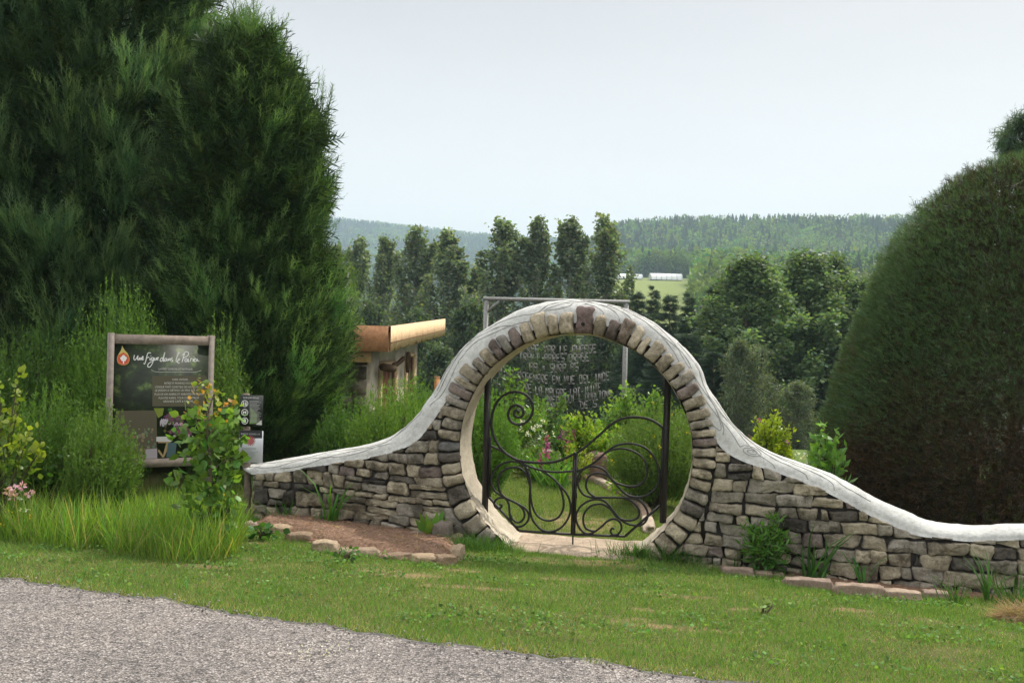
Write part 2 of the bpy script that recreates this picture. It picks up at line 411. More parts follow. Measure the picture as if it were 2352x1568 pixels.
# ------------------------------------------------------------------ the moon gate wall
uL, uR = WALL.uv(1055, 1035)[0], WALL.uv(1591, 1035)[0]
UC, RAD = (uL + uR) / 2, (uR - uL) / 2
ZC = WALL.uv(1323, 1036)[1]
wall = thing('stone_wall', 'dry stone garden wall with round moon gate opening and white mortar coping', 'wall', WALL.pt(UC, float(wall_base(UC)), 0.3))
def pol(r, deg): a = R(deg); return (1323 + r * math.sin(a), 1035 - r * math.cos(a))
stn = [((577, 1090), (577, 1065)), ((662, 1083), (664, 1052)), ((764, 1066), (755, 1035)), ((850, 1052), (838, 1020)), ((915, 1034), (897, 1004)), ((958, 1011), (935, 979)), ((990, 972), (964, 952)), ((1015, 938), (984, 926))]
stn += [(pol(294, a), pol(345, a)) for a in (-66, -55, -44, -33, -22, -11, 0, 11, 22, 33, 44, 55)]
stn += [(pol(294, 65), pol(337, 63)), ((1612, 945), (1652, 925)), ((1632, 990), (1690, 976)), ((1660, 1032), (1727, 1010)), ((1707, 1060), (1763, 1031)), ((1779, 1084), (1815, 1052)), ((1864, 1116), (1904, 1084)), ((1918, 1141), (1945, 1105)),
        ((1997, 1184), (2020, 1145)), ((2050, 1208), (2075, 1170)), ((2110, 1231), (2122, 1189)), ((2175, 1239), (2178, 1199)), ((2240, 1245), (2250, 1203)), ((2352, 1240), (2352, 1199)), ((2520, 1240), (2520, 1200)), ((2800, 1250), (2800, 1208))]
SB = spline([WALL.uv(*q[0], -0.02) for q in stn], 8); ST = spline([WALL.uv(*q[1], 0.31) for q in stn], 8)
NS = len(SB)
def cap_pt(i, th):
    """point of the coping surface at station i (float), th 0..pi from front base over the top to back base"""
    k = min(int(i), NS - 2); f = i - k
    Bq = SB[k] * (1 - f) + SB[k + 1] * f; Tq = ST[k] * (1 - f) + ST[k + 1] * f
    s_ = math.sin(th) ** 0.85
    uz = Bq + (Tq - Bq) * s_
    wq = -0.002 + (TH / 2 + 0.002) * (1 - math.cos(th) * abs(math.cos(th)) ** -0.15 if abs(math.cos(th)) > 1e-3 else 1)
    n = 0.013 * n3((uz[0] * 3, uz[1] * 3, wq * 3)) + 0.007 * n3((uz[0] * 8, uz[1] * 8, wq * 8)) + 0.005 * n3((uz[0] * 21, uz[1] * 21, wq * 21))
    d = Tq - Bq; d = d / (np.linalg.norm(d) + 1e-6)
    return WALL.pt(*(uz + d * n * s_), wq - n * math.cos(th))
NT = 15; CVt = []
for i in range(NS):
    for k in range(NT): CVt.append(cap_pt(i, math.pi * k / (NT - 1)))
CFc = [[i * NT + k, i * NT + k + 1, (i + 1) * NT + k + 1, (i + 1) * NT + k] for i in range(NS - 1) for k in range(NT - 1)]
CFc = [f[::-1] for f in CFc]
CFc += [[i * NT, (i + 1) * NT, (i + 1) * NT + NT - 1, i * NT + NT - 1] for i in range(NS - 1)]
CFc += [list(range(NT))]
cap_o = mesh_np('coping', CVt, CFc, M['cap'], wall, None, True)
cap_o['label'] = 'smooth white mortar coping with scratched wavy lines'

# scratched lines on the coping: list of (station fraction, theta) runs
def st_of(px):  # station whose top is nearest to this pixel x
    us = [WALL.uv(q[1][0], q[1][1], 0.31)[0] for q in stn]
    return np.interp(px, [q[1][0] for q in stn], np.arange(len(stn))) * 8
lines = MB()
def groove(seq, r=0.0036):
    p = spline(seq, 10); pts = [cap_pt(min(max(a, 0), NS - 1.01), min(max(b, 0.02), 3.1)) for a, b in p]
    lines.tube(pts, r, 4)
for seq in [[(590, .9), (640, .5), (720, .8), (800, .45), (900, .9), (950, 1.2)], [(600, 1.3), (690, .9), (780, 1.2), (860, .9), (940, 1.0), (975, .9)], [(655, .3), (700, .25), (760, .6), (830, .8), (900, .6)],
            [(1000, .8), (1040, .9), (1100, 1.2), (1170, .9), (1230, .6), (1270, .95), (1330, 1.3)], [(985, .6), (1030, .6), (1080, .8), (1140, .55), (1190, .4), (1235, .25), (1250, .6), (1280, .8), (1320, 1.05), (1350, 1.2)],
            [(1010, 1.0), (1060, 1.15), (1120, .9), (1160, .6), (1180, .3)], [(1240, .15), (1235, .4), (1255, .6), (1290, .6), (1315, .75), (1325, 1.1)],
            [(1345, 1.3), (1385, 1.1), (1420, .75), (1435, .4), (1430, .15)], [(1340, 1.2), (1400, 1.1), (1450, .8), (1465, .45), (1455, .2)], [(1350, 1.0), (1380, .8), (1395, .5), (1388, .2)],
            [(1400, 1.25), (1470, 1.0), (1530, .75), (1580, .9), (1610, .6), (1640, .8), (1680, .6), (1700, .3)], [(1430, 1.3), (1500, 1.2), (1560, .9), (1600, .6), (1650, .5), (1690, .7), (1730, .5)],
            [(1440, 1.1), (1500, .85), (1560, .55), (1590, .3)], [(1560, 1.2), (1620, 1.0), (1660, .9), (1690, 1.1), (1740, .8), (1790, .5), (1810, .2)], [(1640, 1.2), (1700, 1.25), (1780, .9), (1850, .6), (1880, .25)],
            [(1690, 1.3), (1770, 1.2), (1860, .9), (1920, .6), (1935, .3)], [(1760, 1.25), (1850, 1.2), (1930, .9), (2000, .75)], [(1600, 1.25), (1660, .7), (1690, .35), (1680, .15)]]:
    groove([(st_of(a), b) for a, b in seq])
sp = [(st_of(1748 + (3 + 17 * k / 26) * math.cos(k * .62)), 0.62 + (0.05 + 0.28 * k / 26) * math.sin(k * .62)) for k in range(27)]
groove(sp, 0.0035)
lines.build('scratched_line', M['groove'], wall)

# solid heart of the wall behind the facing
us = np.linspace(WALL.uv(582, 1150)[0], WALL.uv(2800, 1200)[0], 320)
cu, cz = SB[:, 0], SB[:, 1]
def cap_low(u):
    # lowest point of the coping front edge over u (right or left branch)
    return np.interp(u, cu, cz) if True else 0
core = MB()
def band(uu, zb, zt, w0=0.045, w1=TH - 0.01):
    n = len(uu); Vq = []
    for i in range(n):
        Vq += [WALL.pt(uu[i], zb[i], w0), WALL.pt(uu[i], zt[i], w0), WALL.pt(uu[i], zt[i], w1), WALL.pt(uu[i], zb[i], w1)]
    Fq = [[4 * i + k, 4 * i + 4 + k, 4 * i + 4 + (k + 1) % 4, 4 * i + (k + 1) % 4] for i in range(n - 1) for k in range(4)] + [[0, 1, 2, 3], [4 * n - 1, 4 * n - 2, 4 * n - 3, 4 * n - 4]]
    core.add(Vq, Fq, (0.06, 0.055, 0.05))
RI = RAD + 0.012
ul = us[us < UC - RI]; ur_ = us[us > UC + RI]; um = np.linspace(UC - RI, UC + RI, 120)
hc = np.sqrt(np.maximum(RI ** 2 - (um - UC) ** 2, 0))
band(np.append(ul, UC - RI), wall_base(np.append(ul, UC - RI)) - 0.25, cap_low(np.append(ul, UC - RI)) + 0.01)
band(np.append(UC + RI, ur_), wall_base(np.append(UC + RI, ur_)) - 0.25, cap_low(np.append(UC + RI, ur_)) + 0.01)
band(um, ZC + hc, np.maximum(cap_low(um) + 0.01, ZC + hc + 0.002))
band(um, np.minimum(wall_base(um) - 0.3, ZC - hc - 0.01), ZC - hc)
core.build('wall_core', plain('dark_mortar', None, 0.95, 0.1, 12, 0.6, 1.4, 30, 0.6), wall)

# plastered reveal of the round opening
rv = MB(); na, nw = 150, 9; Vq = []
for i in range(na + 1):
    a = R(-150 + 300 * i / na)
    for k in range(nw):
        low = ss(85, 135, abs(math.degrees(a)))
        ww = 0.012 + (TH - 0.03 + .17 * low) * k / (nw - 1)
        d = 0.012 * n3((a * 4, ww * 4, 0)) + (0.03 * low) * n3((a * 14, ww * 9, 5)) + 0.004
        rd = RAD - 0.006 + d - 0.02 * math.sin(math.pi * k / (nw - 1)) * 0.6
        Vq.append(WALL.pt(UC + rd * math.sin(a), ZC + rd * math.cos(a), ww))
rv.add(Vq, [[i * nw + k, (i + 1) * nw + k, (i + 1) * nw + k + 1, i * nw + k + 1] for i in range(na) for k in range(nw - 1)])
rv.build('reveal', M['reveal'], wall, smooth=True)

PAL = [((.42, .37, .28), 5), ((.35, .31, .24), 5), ((.30, .275, .225), 4), ((.50, .44, .33), 3), ((.36, .33, .285), 3), ((.17, .155, .135), 1.5), ((.26, .215, .195), .6), ((.10, .092, .082), 1.2)]
def pal():
    c = random.choices([p[0] for p in PAL], [p[1] for p in PAL])[0]; f = random.uniform(.85, 1.15)
    return np.array([c[0] * f, c[1] * f, c[2] * f])
def clip(poly, p, n):
    o = []
    for i in range(len(poly)):
        a, b = poly[i], poly[(i + 1) % len(poly)]; da, db = (a - p) @ n, (b - p) @ n
        if da <= 0: o.append(a)
        if (da < 0) != (db < 0) and abs(da - db) > 1e-9: o.append(a + (b - a) * (da / (da - db)))
    return o
def area(p):
    p = np.array(p); x, y = p[:, 0], p[:, 1]; return 0.5 * abs(np.dot(x, np.roll(y, -1)) - np.dot(y, np.roll(x, -1)))
def stone(mb, poly, c, gap=0.006, proud=None, back=0.12, rough=0.012):
    """pillow-faced stone from an outline in wall coordinates"""
    p = np.array(poly); ce = p.mean(0)
    # resample the outline
    n = max(16, min(40, int(np.linalg.norm(np.roll(p, -1, 0) - p, axis=1).sum() / 0.024)))
    seg = np.linalg.norm(np.roll(p, -1, 0) - p, axis=1); cum = np.concatenate([[0], np.cumsum(seg)]); tt = np.linspace(0, cum[-1], n, endpoint=False)
    pc = np.vstack([p, p[:1]])
    q = np.c_[np.interp(tt, cum, pc[:, 0]), np.interp(tt, cum, pc[:, 1])]
    q = 0.13 * np.roll(q, 1, 0) + 0.74 * q + 0.13 * np.roll(q, -1, 0)     # soften corners
    sd = random.uniform(0, 99)
    size = math.sqrt(area(q))
    for i in range(n):
        v = q[i] - ce; l = np.linalg.norm(v) + 1e-6
        q[i] = ce + v * max(0.3, (l - gap) / l) + 0.075 * size * np.array([n3((q[i][0] * 13, q[i][1] * 13, sd)) + .6 * n3((q[i][0] * 34, q[i][1] * 34, sd)), n3((q[i][0] * 13, q[i][1] * 13, sd + 7)) + .6 * n3((q[i][0] * 34, q[i][1] * 34, sd + 9))])
    pr = random.uniform(0.005, 0.035) if proud is None else proud
    ax_, az_ = random.uniform(-.12, .12), random.uniform(-.14, .10)
    fa = random.uniform(0, 6.28); fd = np.array([math.cos(fa), math.sin(fa)]); fo = random.uniform(0.1, 0.45) * size; fs = random.uniform(.2, .6)
    fb_ = random.uniform(0, 6.28); f2 = np.array([math.cos(fb_), math.sin(fb_)]); o2 = random.uniform(0.05, 0.4) * size; s2 = random.uniform(.1, .5)
    Vq, Fq = [], []
    for sc, ww in [(1.0, back), (1.0, 0.018), (0.97, -0.6), (0.88, -0.86), (0.66, -1.0), (0.36, -1.03)]:
        for i in range(n):
            v = ce + (q[i] - ce) * sc; d = v - ce
            if ww > 0: wq = ww
            else:
                wq = pr * ww + ax_ * d[0] + az_ * d[1] + max(0, d @ fd - fo) * fs
                wq += max(0, d @ f2 - o2) * s2 + rough * (1.25 * n3((v[0] * 14, v[1] * 14, sd)) + 0.9 * n3((v[0] * 38, v[1] * 38, sd)))
                wq = min(wq, 0.016)
            Vq.append(WALL.pt(v[0], v[1], wq))
    Vq.append(WALL.pt(ce[0], ce[1], -pr * 1.03 + rough * n3((ce[0] * 16, ce[1] * 16, sd))))
    for k in range(5):
        for i in range(n): Fq.append([k * n + i, k * n + (i + 1) % n, (k + 1) * n + (i + 1) % n, (k + 1) * n + i])
    for i in range(n): Fq.append([5 * n + i, 5 * n + (i + 1) % n, 6 * n])
    mb.add(Vq, Fq, c)

# voussoirs traced round the ring (angle in degrees clockwise from the top)
angR = [7.8, 13.9, 19.6, 25, 30.1, 34.4, 41.3, 47, 52, 57.5, 63, 68.5, 73.5, 77.5, 81.5, 85.6, 90, 94.8, 99.5, 104.5, 110, 116, 122.5, 129, 136, 142]
angL = [-0.4, -8.1, -13.2, -20.3, -26.3, -32, -37, -41.7, -47, -52.5, -58.6, -62.6, -67.5, -72.4, -77.6, -83, -88, -93, -98, -103.5, -109, -117, -125, -133, -140]
LIGHTB, PURP, BRN, GRY = (.50, .44, .33), (.26, .215, .195), (.30, .245, .20), (.31, .295, .265)
special = {10: LIGHTB, 16: PURP, 22: BRN, 27: LIGHTB, 32: LIGHTB, -4: LIGHTB, -11: LIGHTB, -17: LIGHTB, -23: LIGHTB, -29: PURP, -34: GRY, -39: PURP, -44: LIGHTB, -90: (.2, .2, .2)}
def voussoir(a0, a1, ln, c, name='voussoir', proud=None):
    mb = MB(); k = 0.10
    A0, A1 = a0 + 0.25, a1 - 0.25; poly = []
    r0, r1 = RAD + 0.0, RAD + ln
    j = lambda s_: random.uniform(-s_, s_)
    for r_, a in [(r0, A0), (r0, (A0 + A1) / 2), (r0, A1), ((r0 + r1) / 2, A1 + j(.3)), (r1 - .006 + j(.014), A1 - .3 + j(.4)), (r1 + .004, (A0 + A1) / 2 + j(.4)), (r1 - .006 + j(.014), A0 + .3 + j(.4)), ((r0 + r1) / 2, A0 + j(.3))]:
        poly.append(np.array([UC + r_ * math.sin(R(a)), ZC + r_ * math.cos(R(a))]))
    stone(mb, poly, c, 0.003, proud if proud is not None else random.uniform(.04, .058), 0.1, 0.008)
    return mb
for lst, sg in ((angR, 1), (angL, -1)):
    for a0, a1 in zip(lst[:-1], lst[1:]):
        lo, hi = min(a0, a1), max(a0, a1); mid = (lo + hi) / 2
        if abs(mid) > 128 and sg > 0 and mid > 139: continue
        ln = random.uniform(.185, .245) if abs(mid) < 60 else random.uniform(.185, .24)
        c = pal() * 1.08
        for k_, v_ in special.items():
            if abs(mid - k_) < 2.6: c = np.array(v_) * random.uniform(.92, 1.08)
        voussoir(lo, hi, ln, c).build('voussoir', M['stone'], wall)
kb = voussoir(-0.4, 7.8, 0.26, (.25, .19, .175), proud=.055)
ko = kb.build('keystone', M['stone'], wall); ko['label'] = 'tall purplish keystone with a small dark hole'
hb = MB(); pa = [WALL.pt(UC + (RAD + .09) * math.sin(R(3.4)) + .017 * math.cos(k), ZC + (RAD + .09) * math.cos(R(3.4)) + .017 * math.sin(k), -.052) for k in np.linspace(0, 2 * math.pi, 14)[:-1]]
hb.tube([WALL.pt(UC + (RAD + .09) * math.sin(R(3.4)), ZC + (RAD + .09) * math.cos(R(3.4)), w_) for w_ in (-.05, -.0635)], .018, 12)
hb.build('keystone_hole', plain('dark_hole', (.02, .016, .015), .9), ko)

# rubble facing: uneven courses, clipped to the ring and to the coping
rub = MB()
def course(u0, u1, zlo, zhi):
    z = zlo
    while z < zhi:
        h = random.choice([.06, .075, .09, .10, .11, .12, .14, .15]); u = u0 - random.uniform(0, .2)
        wob = random.uniform(0, 50)
        while u < u1:
            l = min(max(random.gauss(.22, .085), .07), .46)
            if h < .085: l *= 0.8
            zb = lambda uu: z + 0.024 * math.sin(uu * 2.3 + z * 5) + 0.03 * n3((uu * 2.2, z * 3, 1.0)) + (wall_base(uu) - zlo)
            zt = lambda uu: z + h + 0.024 * math.sin(uu * 2.3 + (z + h) * 5) + 0.03 * n3((uu * 2.2, (z + h) * 3, 1.0)) + (wall_base(uu) - zlo)
            s0, s1 = random.uniform(-.02, .02), random.uniform(-.02, .02)
            cells = []
            q = [np.array([u, zb(u)]), np.array([u + l, zb(u + l)]), np.array([u + l + s1, zt(u + l + s1)]), np.array([u + s0, zt(u + s0)])]
            if h > .13 and random.random() < .35 and l > .12:      # two thin stones in place of one
                a = random.uniform(.35, .65); m0, m1 = q[0] * (1 - a) + q[3] * a, q[1] * (1 - a) + q[2] * a
                cells = [[q[0], q[1], m1, m0], [m0, m1, q[2], q[3]]]
            elif l > .25 and random.random() < .25:
                a = random.uniform(.3, .7); b0, b1 = q[0] * (1 - a) + q[1] * a, q[3] * (1 - a) + q[2] * a
                cells = [[q[0], b0, b1, q[3]], [b0, q[1], q[2], b1]]
            else: cells = [q]
            for ce in cells:
                jit = 0.019
                ce = [v + np.array([random.uniform(-jit, jit), random.uniform(-jit, jit) * .8]) for v in ce]
                ct = sum(ce) / len(ce)
                v = ct - np.array([UC, ZC]); rr = np.linalg.norm(v); dn = v / (rr + 1e-6)
                ce = clip(ce, np.array([UC, ZC]) + dn * (RAD + .20), -dn)
                if len(ce) < 3: continue
                ct = sum(ce) / len(ce)
                e = .04; sl_ = (cap_low(ct[0] + e) - cap_low(ct[0] - e)) / (2 * e); nn = np.array([-sl_, 1.0]); nn /= np.linalg.norm(nn)
                ce = clip(ce, np.array([ct[0], float(cap_low(ct[0])) + .012]), nn)
                if len(ce) < 3: continue
                ce = clip(ce, np.array([us[0], 0]), np.array([-1.0, 0]))
                if len(ce) < 3 or area(ce) < .0016: continue
                stone(rub, ce, pal(), 0.0055)
            u += l
        z += h
course(us[0], UC - .5, float(wall_base(us[0])) - .06, 1.6)
course(UC + .4, us[-1], float(wall_base(UC)) - .10, 1.6)
rub.build('rubble_facing', M['stone'], wall)
# squared end of the wall
eb = MB(); z = float(wall_base(us[0])) - .05
while z < float(cap_low(us[0])) - .03:
    h = random.uniform(.08, .14); h = min(h, float(cap_low(us[0])) - z)
    p0 = WALL.pt(us[0] + .03, z + h / 2, TH / 2)
    eb.box(p0, (.1, TH - .03, h - .012), pal(), [[*WALL.d, 0], [*WALL.n, 0], [0, 0, 1]]); z += h
eb.build('end_stones', M['stone'], wall)

# stone sill of the opening
ZS = WALL.uv(1320, 1263)[1]
sb_ = MB(); hw = math.sqrt(RAD ** 2 - (ZC - ZS) ** 2) + .02; nu, nw = 40, 12; Vq = []
for i in range(nu + 1):
    for k in range(nw + 1):
        u_ = UC - hw - .02 + (2 * hw + .04) * i / nu; w_ = -.10 + (TH + .30) * k / nw
        ww = w_ + (.03 * n3((u_ * 6, 1, 0)) if k in (0,) else 0)
        Vq.append(WALL.pt(u_, ZS + .012 * n3((u_ * 7, w_ * 7, 0)) - (.07 if k == 0 else 0) - (.012 if k == 1 else 0), ww))
sb_.add(Vq, [[i * (nw + 1) + k, (i + 1) * (nw + 1) + k, (i + 1) * (nw + 1) + k + 1, i * (nw + 1) + k + 1] for i in range(nu) for k in range(nw)], (.52, .42, .32))
sb_.build('sill', M['edge'], wall, smooth=True)

# ------------------------------------------------------------------ wrought iron gate
GW = 0.24
def gz(X, Y): return WALL.at(1084.1 + .28125 * X, 845.25 + .28125 * Y, GW)
gate = thing('iron_gate', 'black wrought iron gate of scrolls and spirals inside the round opening', 'gate', WALL.pt(UC, ZS, GW))
for a, b_ in (((130, 60), (104, 1215)), ((1603, 70), (1558, 1262))):
    mb = MB(); p, q = gz(*a), gz(*b_)
    mb.tube([p, q], .031, 4); o = mb.build('gate_post', M['iron'], gate)
def scroll(name, runs, parent, r=.0112):
    mb = MB()
    for pts in runs: mb.tube(spline([gz(*q) for q in pts], 7), r, 6)
    return mb.build(name, M['iron'], parent, smooth=False)
def bars(name, runs, parent, r=.0125):
    mb = MB()
    for pts in runs:
        for a, b_ in zip(pts[:-1], pts[1:]): mb.tube([gz(*a), gz(*b_)], r, 4)
    return mb.build(name, M['iron'], parent)
lf = bars('gate_leaf', [[(150, 560), (135, 1050), (385, 1328), (812, 1355)], [(836, 705), (815, 1360)]], gate); lf['label'] = 'left gate leaf topped by a big spiral'
scroll('scroll', [[(372, 368), (382, 357), (366, 345), (348, 355), (345, 380), (370, 402), (405, 395), (420, 362), (405, 320), (360, 300), (315, 325), (296, 375), (310, 425), (350, 455), (400, 460), (455, 430), (490, 375), (497, 320), (478, 258), (430, 212), (350, 193), (270, 215), (205, 275), (170, 360), (158, 450), (170, 530), (205, 610), (270, 690), (370, 748), (480, 768), (600, 772), (700, 758), (790, 722), (845, 690)]], lf, .0135)
scroll('scroll', [[(150, 632), (220, 665), (300, 710), (380, 760), (460, 800), (560, 832), (680, 848), (828, 840)]], lf, .0115)
scroll('scroll', [[(380, 765), (430, 800), (460, 860), (474, 950), (470, 1080), (475, 1170), (500, 1245), (560, 1312), (630, 1335), (710, 1312), (770, 1252), (803, 1170), (800, 1090), (770, 1020), (720, 960), (650, 890), (570, 838)]], lf)
scroll('scroll', [[(474, 960), (484, 1080), (510, 1170), (560, 1225), (630, 1245), (700, 1220), (740, 1160), (748, 1090), (735, 1020), (712, 950)]], lf)
scroll('scroll', [[(375, 768), (310, 762), (240, 785), (185, 830), (155, 900), (160, 950), (190, 1005), (240, 1040), (310, 1075), (380, 1110), (435, 1145), (464, 1195), (455, 1245), (420, 1282), (370, 1293), (330, 1270), (315, 1230), (306, 1170), (300, 1110), (275, 1065), (230, 1056), (190, 1080), (184, 1118), (205, 1142), (236, 1138), (240, 1116), (225, 1110)]], lf)
scroll('scroll', [[(472, 950), (450, 880), (400, 820), (330, 810), (265, 830), (220, 880), (212, 940), (230, 1010), (270, 1055), (330, 1085), (390, 1120), (425, 1170), (425, 1220), (395, 1255), (360, 1255), (325, 1225), (314, 1195)]], lf)
rf = bars('gate_leaf', [[(835, 1357), (1250, 1372), (1540, 1115), (1563, 490)], [(855, 690), (834, 1360)]], gate); rf['label'] = 'right gate leaf under a rising curved top rail'
scroll('scroll', [[(860, 690), (930, 640), (1040, 545), (1130, 465), (1220, 415), (1330, 400), (1440, 415), (1510, 450), (1562, 488)]], rf, .0135)
scroll('scroll', [[(855, 840), (920, 815), (1010, 760), (1090, 690), (1160, 640), (1240, 618), (1330, 620), (1420, 655), (1490, 730), (1525, 820), (1530, 900), (1500, 980), (1430, 1035), (1350, 1052), (1270, 1035), (1210, 985), (1160, 930), (1120, 880), (1080, 830), (1010, 803), (940, 808), (885, 850), (862, 910), (870, 970), (910, 1030), (970, 1055)]], rf)
scroll('scroll', [[(970, 1055), (1100, 1055), (1250, 1058), (1340, 1065), (1400, 1110), (1435, 1180), (1425, 1240), (1380, 1280), (1310, 1280), (1250, 1260), (1200, 1220), (1150, 1160), (1090, 1090), (1020, 1070), (950, 1085), (885, 1130), (850, 1200), (860, 1270), (900, 1330), (950, 1352), (1000, 1335), (1060, 1290), (1110, 1245), (1165, 1230), (1210, 1260), (1220, 1310), (1190, 1355), (1150, 1358), (1132, 1330), (1145, 1305), (1163, 1314)]], rf)
scroll('scroll', [[(1000, 770), (1100, 685), (1190, 658), (1280, 665), (1370, 710), (1420, 780), (1430, 860), (1400, 925), (1340, 962), (1260, 962), (1190, 940), (1150, 915), (1110, 880), (1060, 860), (1000, 860), (950, 890), (930, 950), (950, 1010), (1000, 1050)]], rf)
scroll('scroll', [[(1240, 1060), (1310, 1090), (1360, 1150), (1360, 1210), (1310, 1240), (1240, 1238), (1180, 1210), (1140, 1160), (1090, 1120), (1040, 1108), (970, 1125), (920, 1180), (908, 1240), (925, 1300), (970, 1325), (1005, 1330)]], rf)
mb = MB(); mb.tube([gz(852, 985), gz(848, 1060)], [.004, .014], 4); mb.build('latch', M['iron'], rf)
mb = MB(); mb.tube([gz(827, 1250), gz(822, 1470)], .0085, 6); mb.build('drop_bolt', M['iron'], lf)

# ------------------------------------------------------------------ foliage tools
def inst(T, pos, d, sc, roll=None, wide=None):
    """copies of template T (k,3; axis +Z) at pos, pointing along d"""
    n = len(pos); d = nrm(np.asarray(d, float)); ref = np.where(np.abs(d[:, 2:3]) < 0.95, [[0., 0, 1]], [[1., 0, 0]])
    x = nrm(np.cross(ref, d)); y = np.cross(d, x)
    if roll is None: roll = rng.uniform(0, 2 * np.pi, n)
    c, s_ = np.cos(roll)[:, None], np.sin(roll)[:, None]; x, y = x * c + y * s_, y * c - x * s_
    sc = np.broadcast_to(np.asarray(sc, float), (n,)); wd = sc if wide is None else np.broadcast_to(np.asarray(wide, float), (n,))
    V = pos[:, None, :] + wd[:, None, None] * (T[None, :, 0:1] * x[:, None] + T[None, :, 1:2] * y[:, None]) + sc[:, None, None] * T[None, :, 2:3] * d[:, None]
    return V
class LB:
    """collects leaf copies: triangles with a colour per vertex"""
    def __init__(s): s.V, s.F, s.c, s.n = [], [], [], 0
    def add(s, T, Ft, pos, d, sc, col, roll=None, wide=None):
        pos = np.asarray(pos, float)
        if len(pos) == 0: return
        V = inst(T, pos, np.broadcast_to(d, pos.shape), sc, roll, wide); n, k = V.shape[:2]
        col = np.asarray(col, float); col = np.tile(col, (n, 1)) if col.ndim == 1 else col
        s.V.append(V.reshape(-1, 3)); s.c.append(np.repeat(col, k, 0))
        s.F.append((np.arange(n)[:, None, None] * k + Ft[None]).reshape(-1, 3) + s.n); s.n += n * k
    def build(s, name, mat, parent=None, origin=None):
        return mesh_np(name, np.concatenate(s.V), np.concatenate(s.F), mat, parent, np.concatenate(s.c), False, origin)
def T_frond(n=9, w=.3, seed=1):
    r_ = np.random.default_rng(seed); V, Fq = [], []
    def tri(a, b, c_): k = len(V); V.extend([a, b, c_]); Fq.append([k, k + 1, k + 2])
    tri((-.035, 0, 0), (.035, 0, 0), (0, 0, 1))
    for i in range(n):
        t = .06 + .8 * i / n; sd = 1 if i % 2 else -1; l = w * (1 - .55 * t) * r_.uniform(.7, 1.2); yy = r_.uniform(-.13, .13)
        tri((0, 0, t), (sd * .03, 0, t + .09), (sd * l, yy, t + l * 1.15))
    return np.array(V), np.array(Fq)
FROND = T_frond(); FROND_S = T_frond(5, .36, 3)
LEAF = (np.array([(0, 0, 0), (-.28, .06, .45), (0, -.02, .45), (.28, .06, .45), (0, .1, 1.0)]), np.array([[0, 2, 1], [0, 3, 2], [1, 2, 4], [2, 3, 4]]))
OVAL = (np.array([(0, 0, 0), (-.3, .05, .22), (-.36, .07, .55), (0, 0, .5), (.3, .05, .22), (.36, .07, .55), (0, .1, 1.)]), np.array([[0, 3, 1], [1, 3, 2], [2, 3, 6], [0, 4, 3], [4, 5, 3], [5, 6, 3]]))
DIA = (np.array([(0, 0, 0), (-.34, .08, .5), (.34, .08, .5), (0, 0, 1.)]), np.array([[0, 2, 1], [1, 2, 3]]))
SLIM = (np.array([(0, 0, 0), (-.13, .0, .45), (.13, .0, .45), (0, .05, 1.)]), np.array([[0, 2, 1], [1, 2, 3]]))
BLADE1 = (np.array([(-.05, 0, 0), (.05, 0, 0), (0, .12, 1.)]), np.array([[0, 1, 2]]))
BLADE3 = (np.array([(-.016, 0, 0), (.016, 0, 0), (-.014, .05, .4), (.014, .05, .4), (-.009, .16, .75), (.009, .16, .75), (0, .36, 1.)]), np.array([[0, 1, 3], [0, 3, 2], [2, 3, 5], [2, 5, 4], [4, 5, 6]]))
def rdir(n, up=0.0):
    d = nrm(rng.normal(size=(n, 3))); d[:, 2] += up; return nrm(d)
def cvar(c, n, a=.22, warm=.12):
    c = np.asarray(c, float); f = rng.normal(1, a, (n, 1)).clip(.45, 1.8); wv = rng.normal(0, warm, n)
    o = np.tile(c, (n, 1)) * f; o[:, 0] *= 1 + wv; o[:, 2] *= 1 - wv * .5; return o.clip(.004, .9)

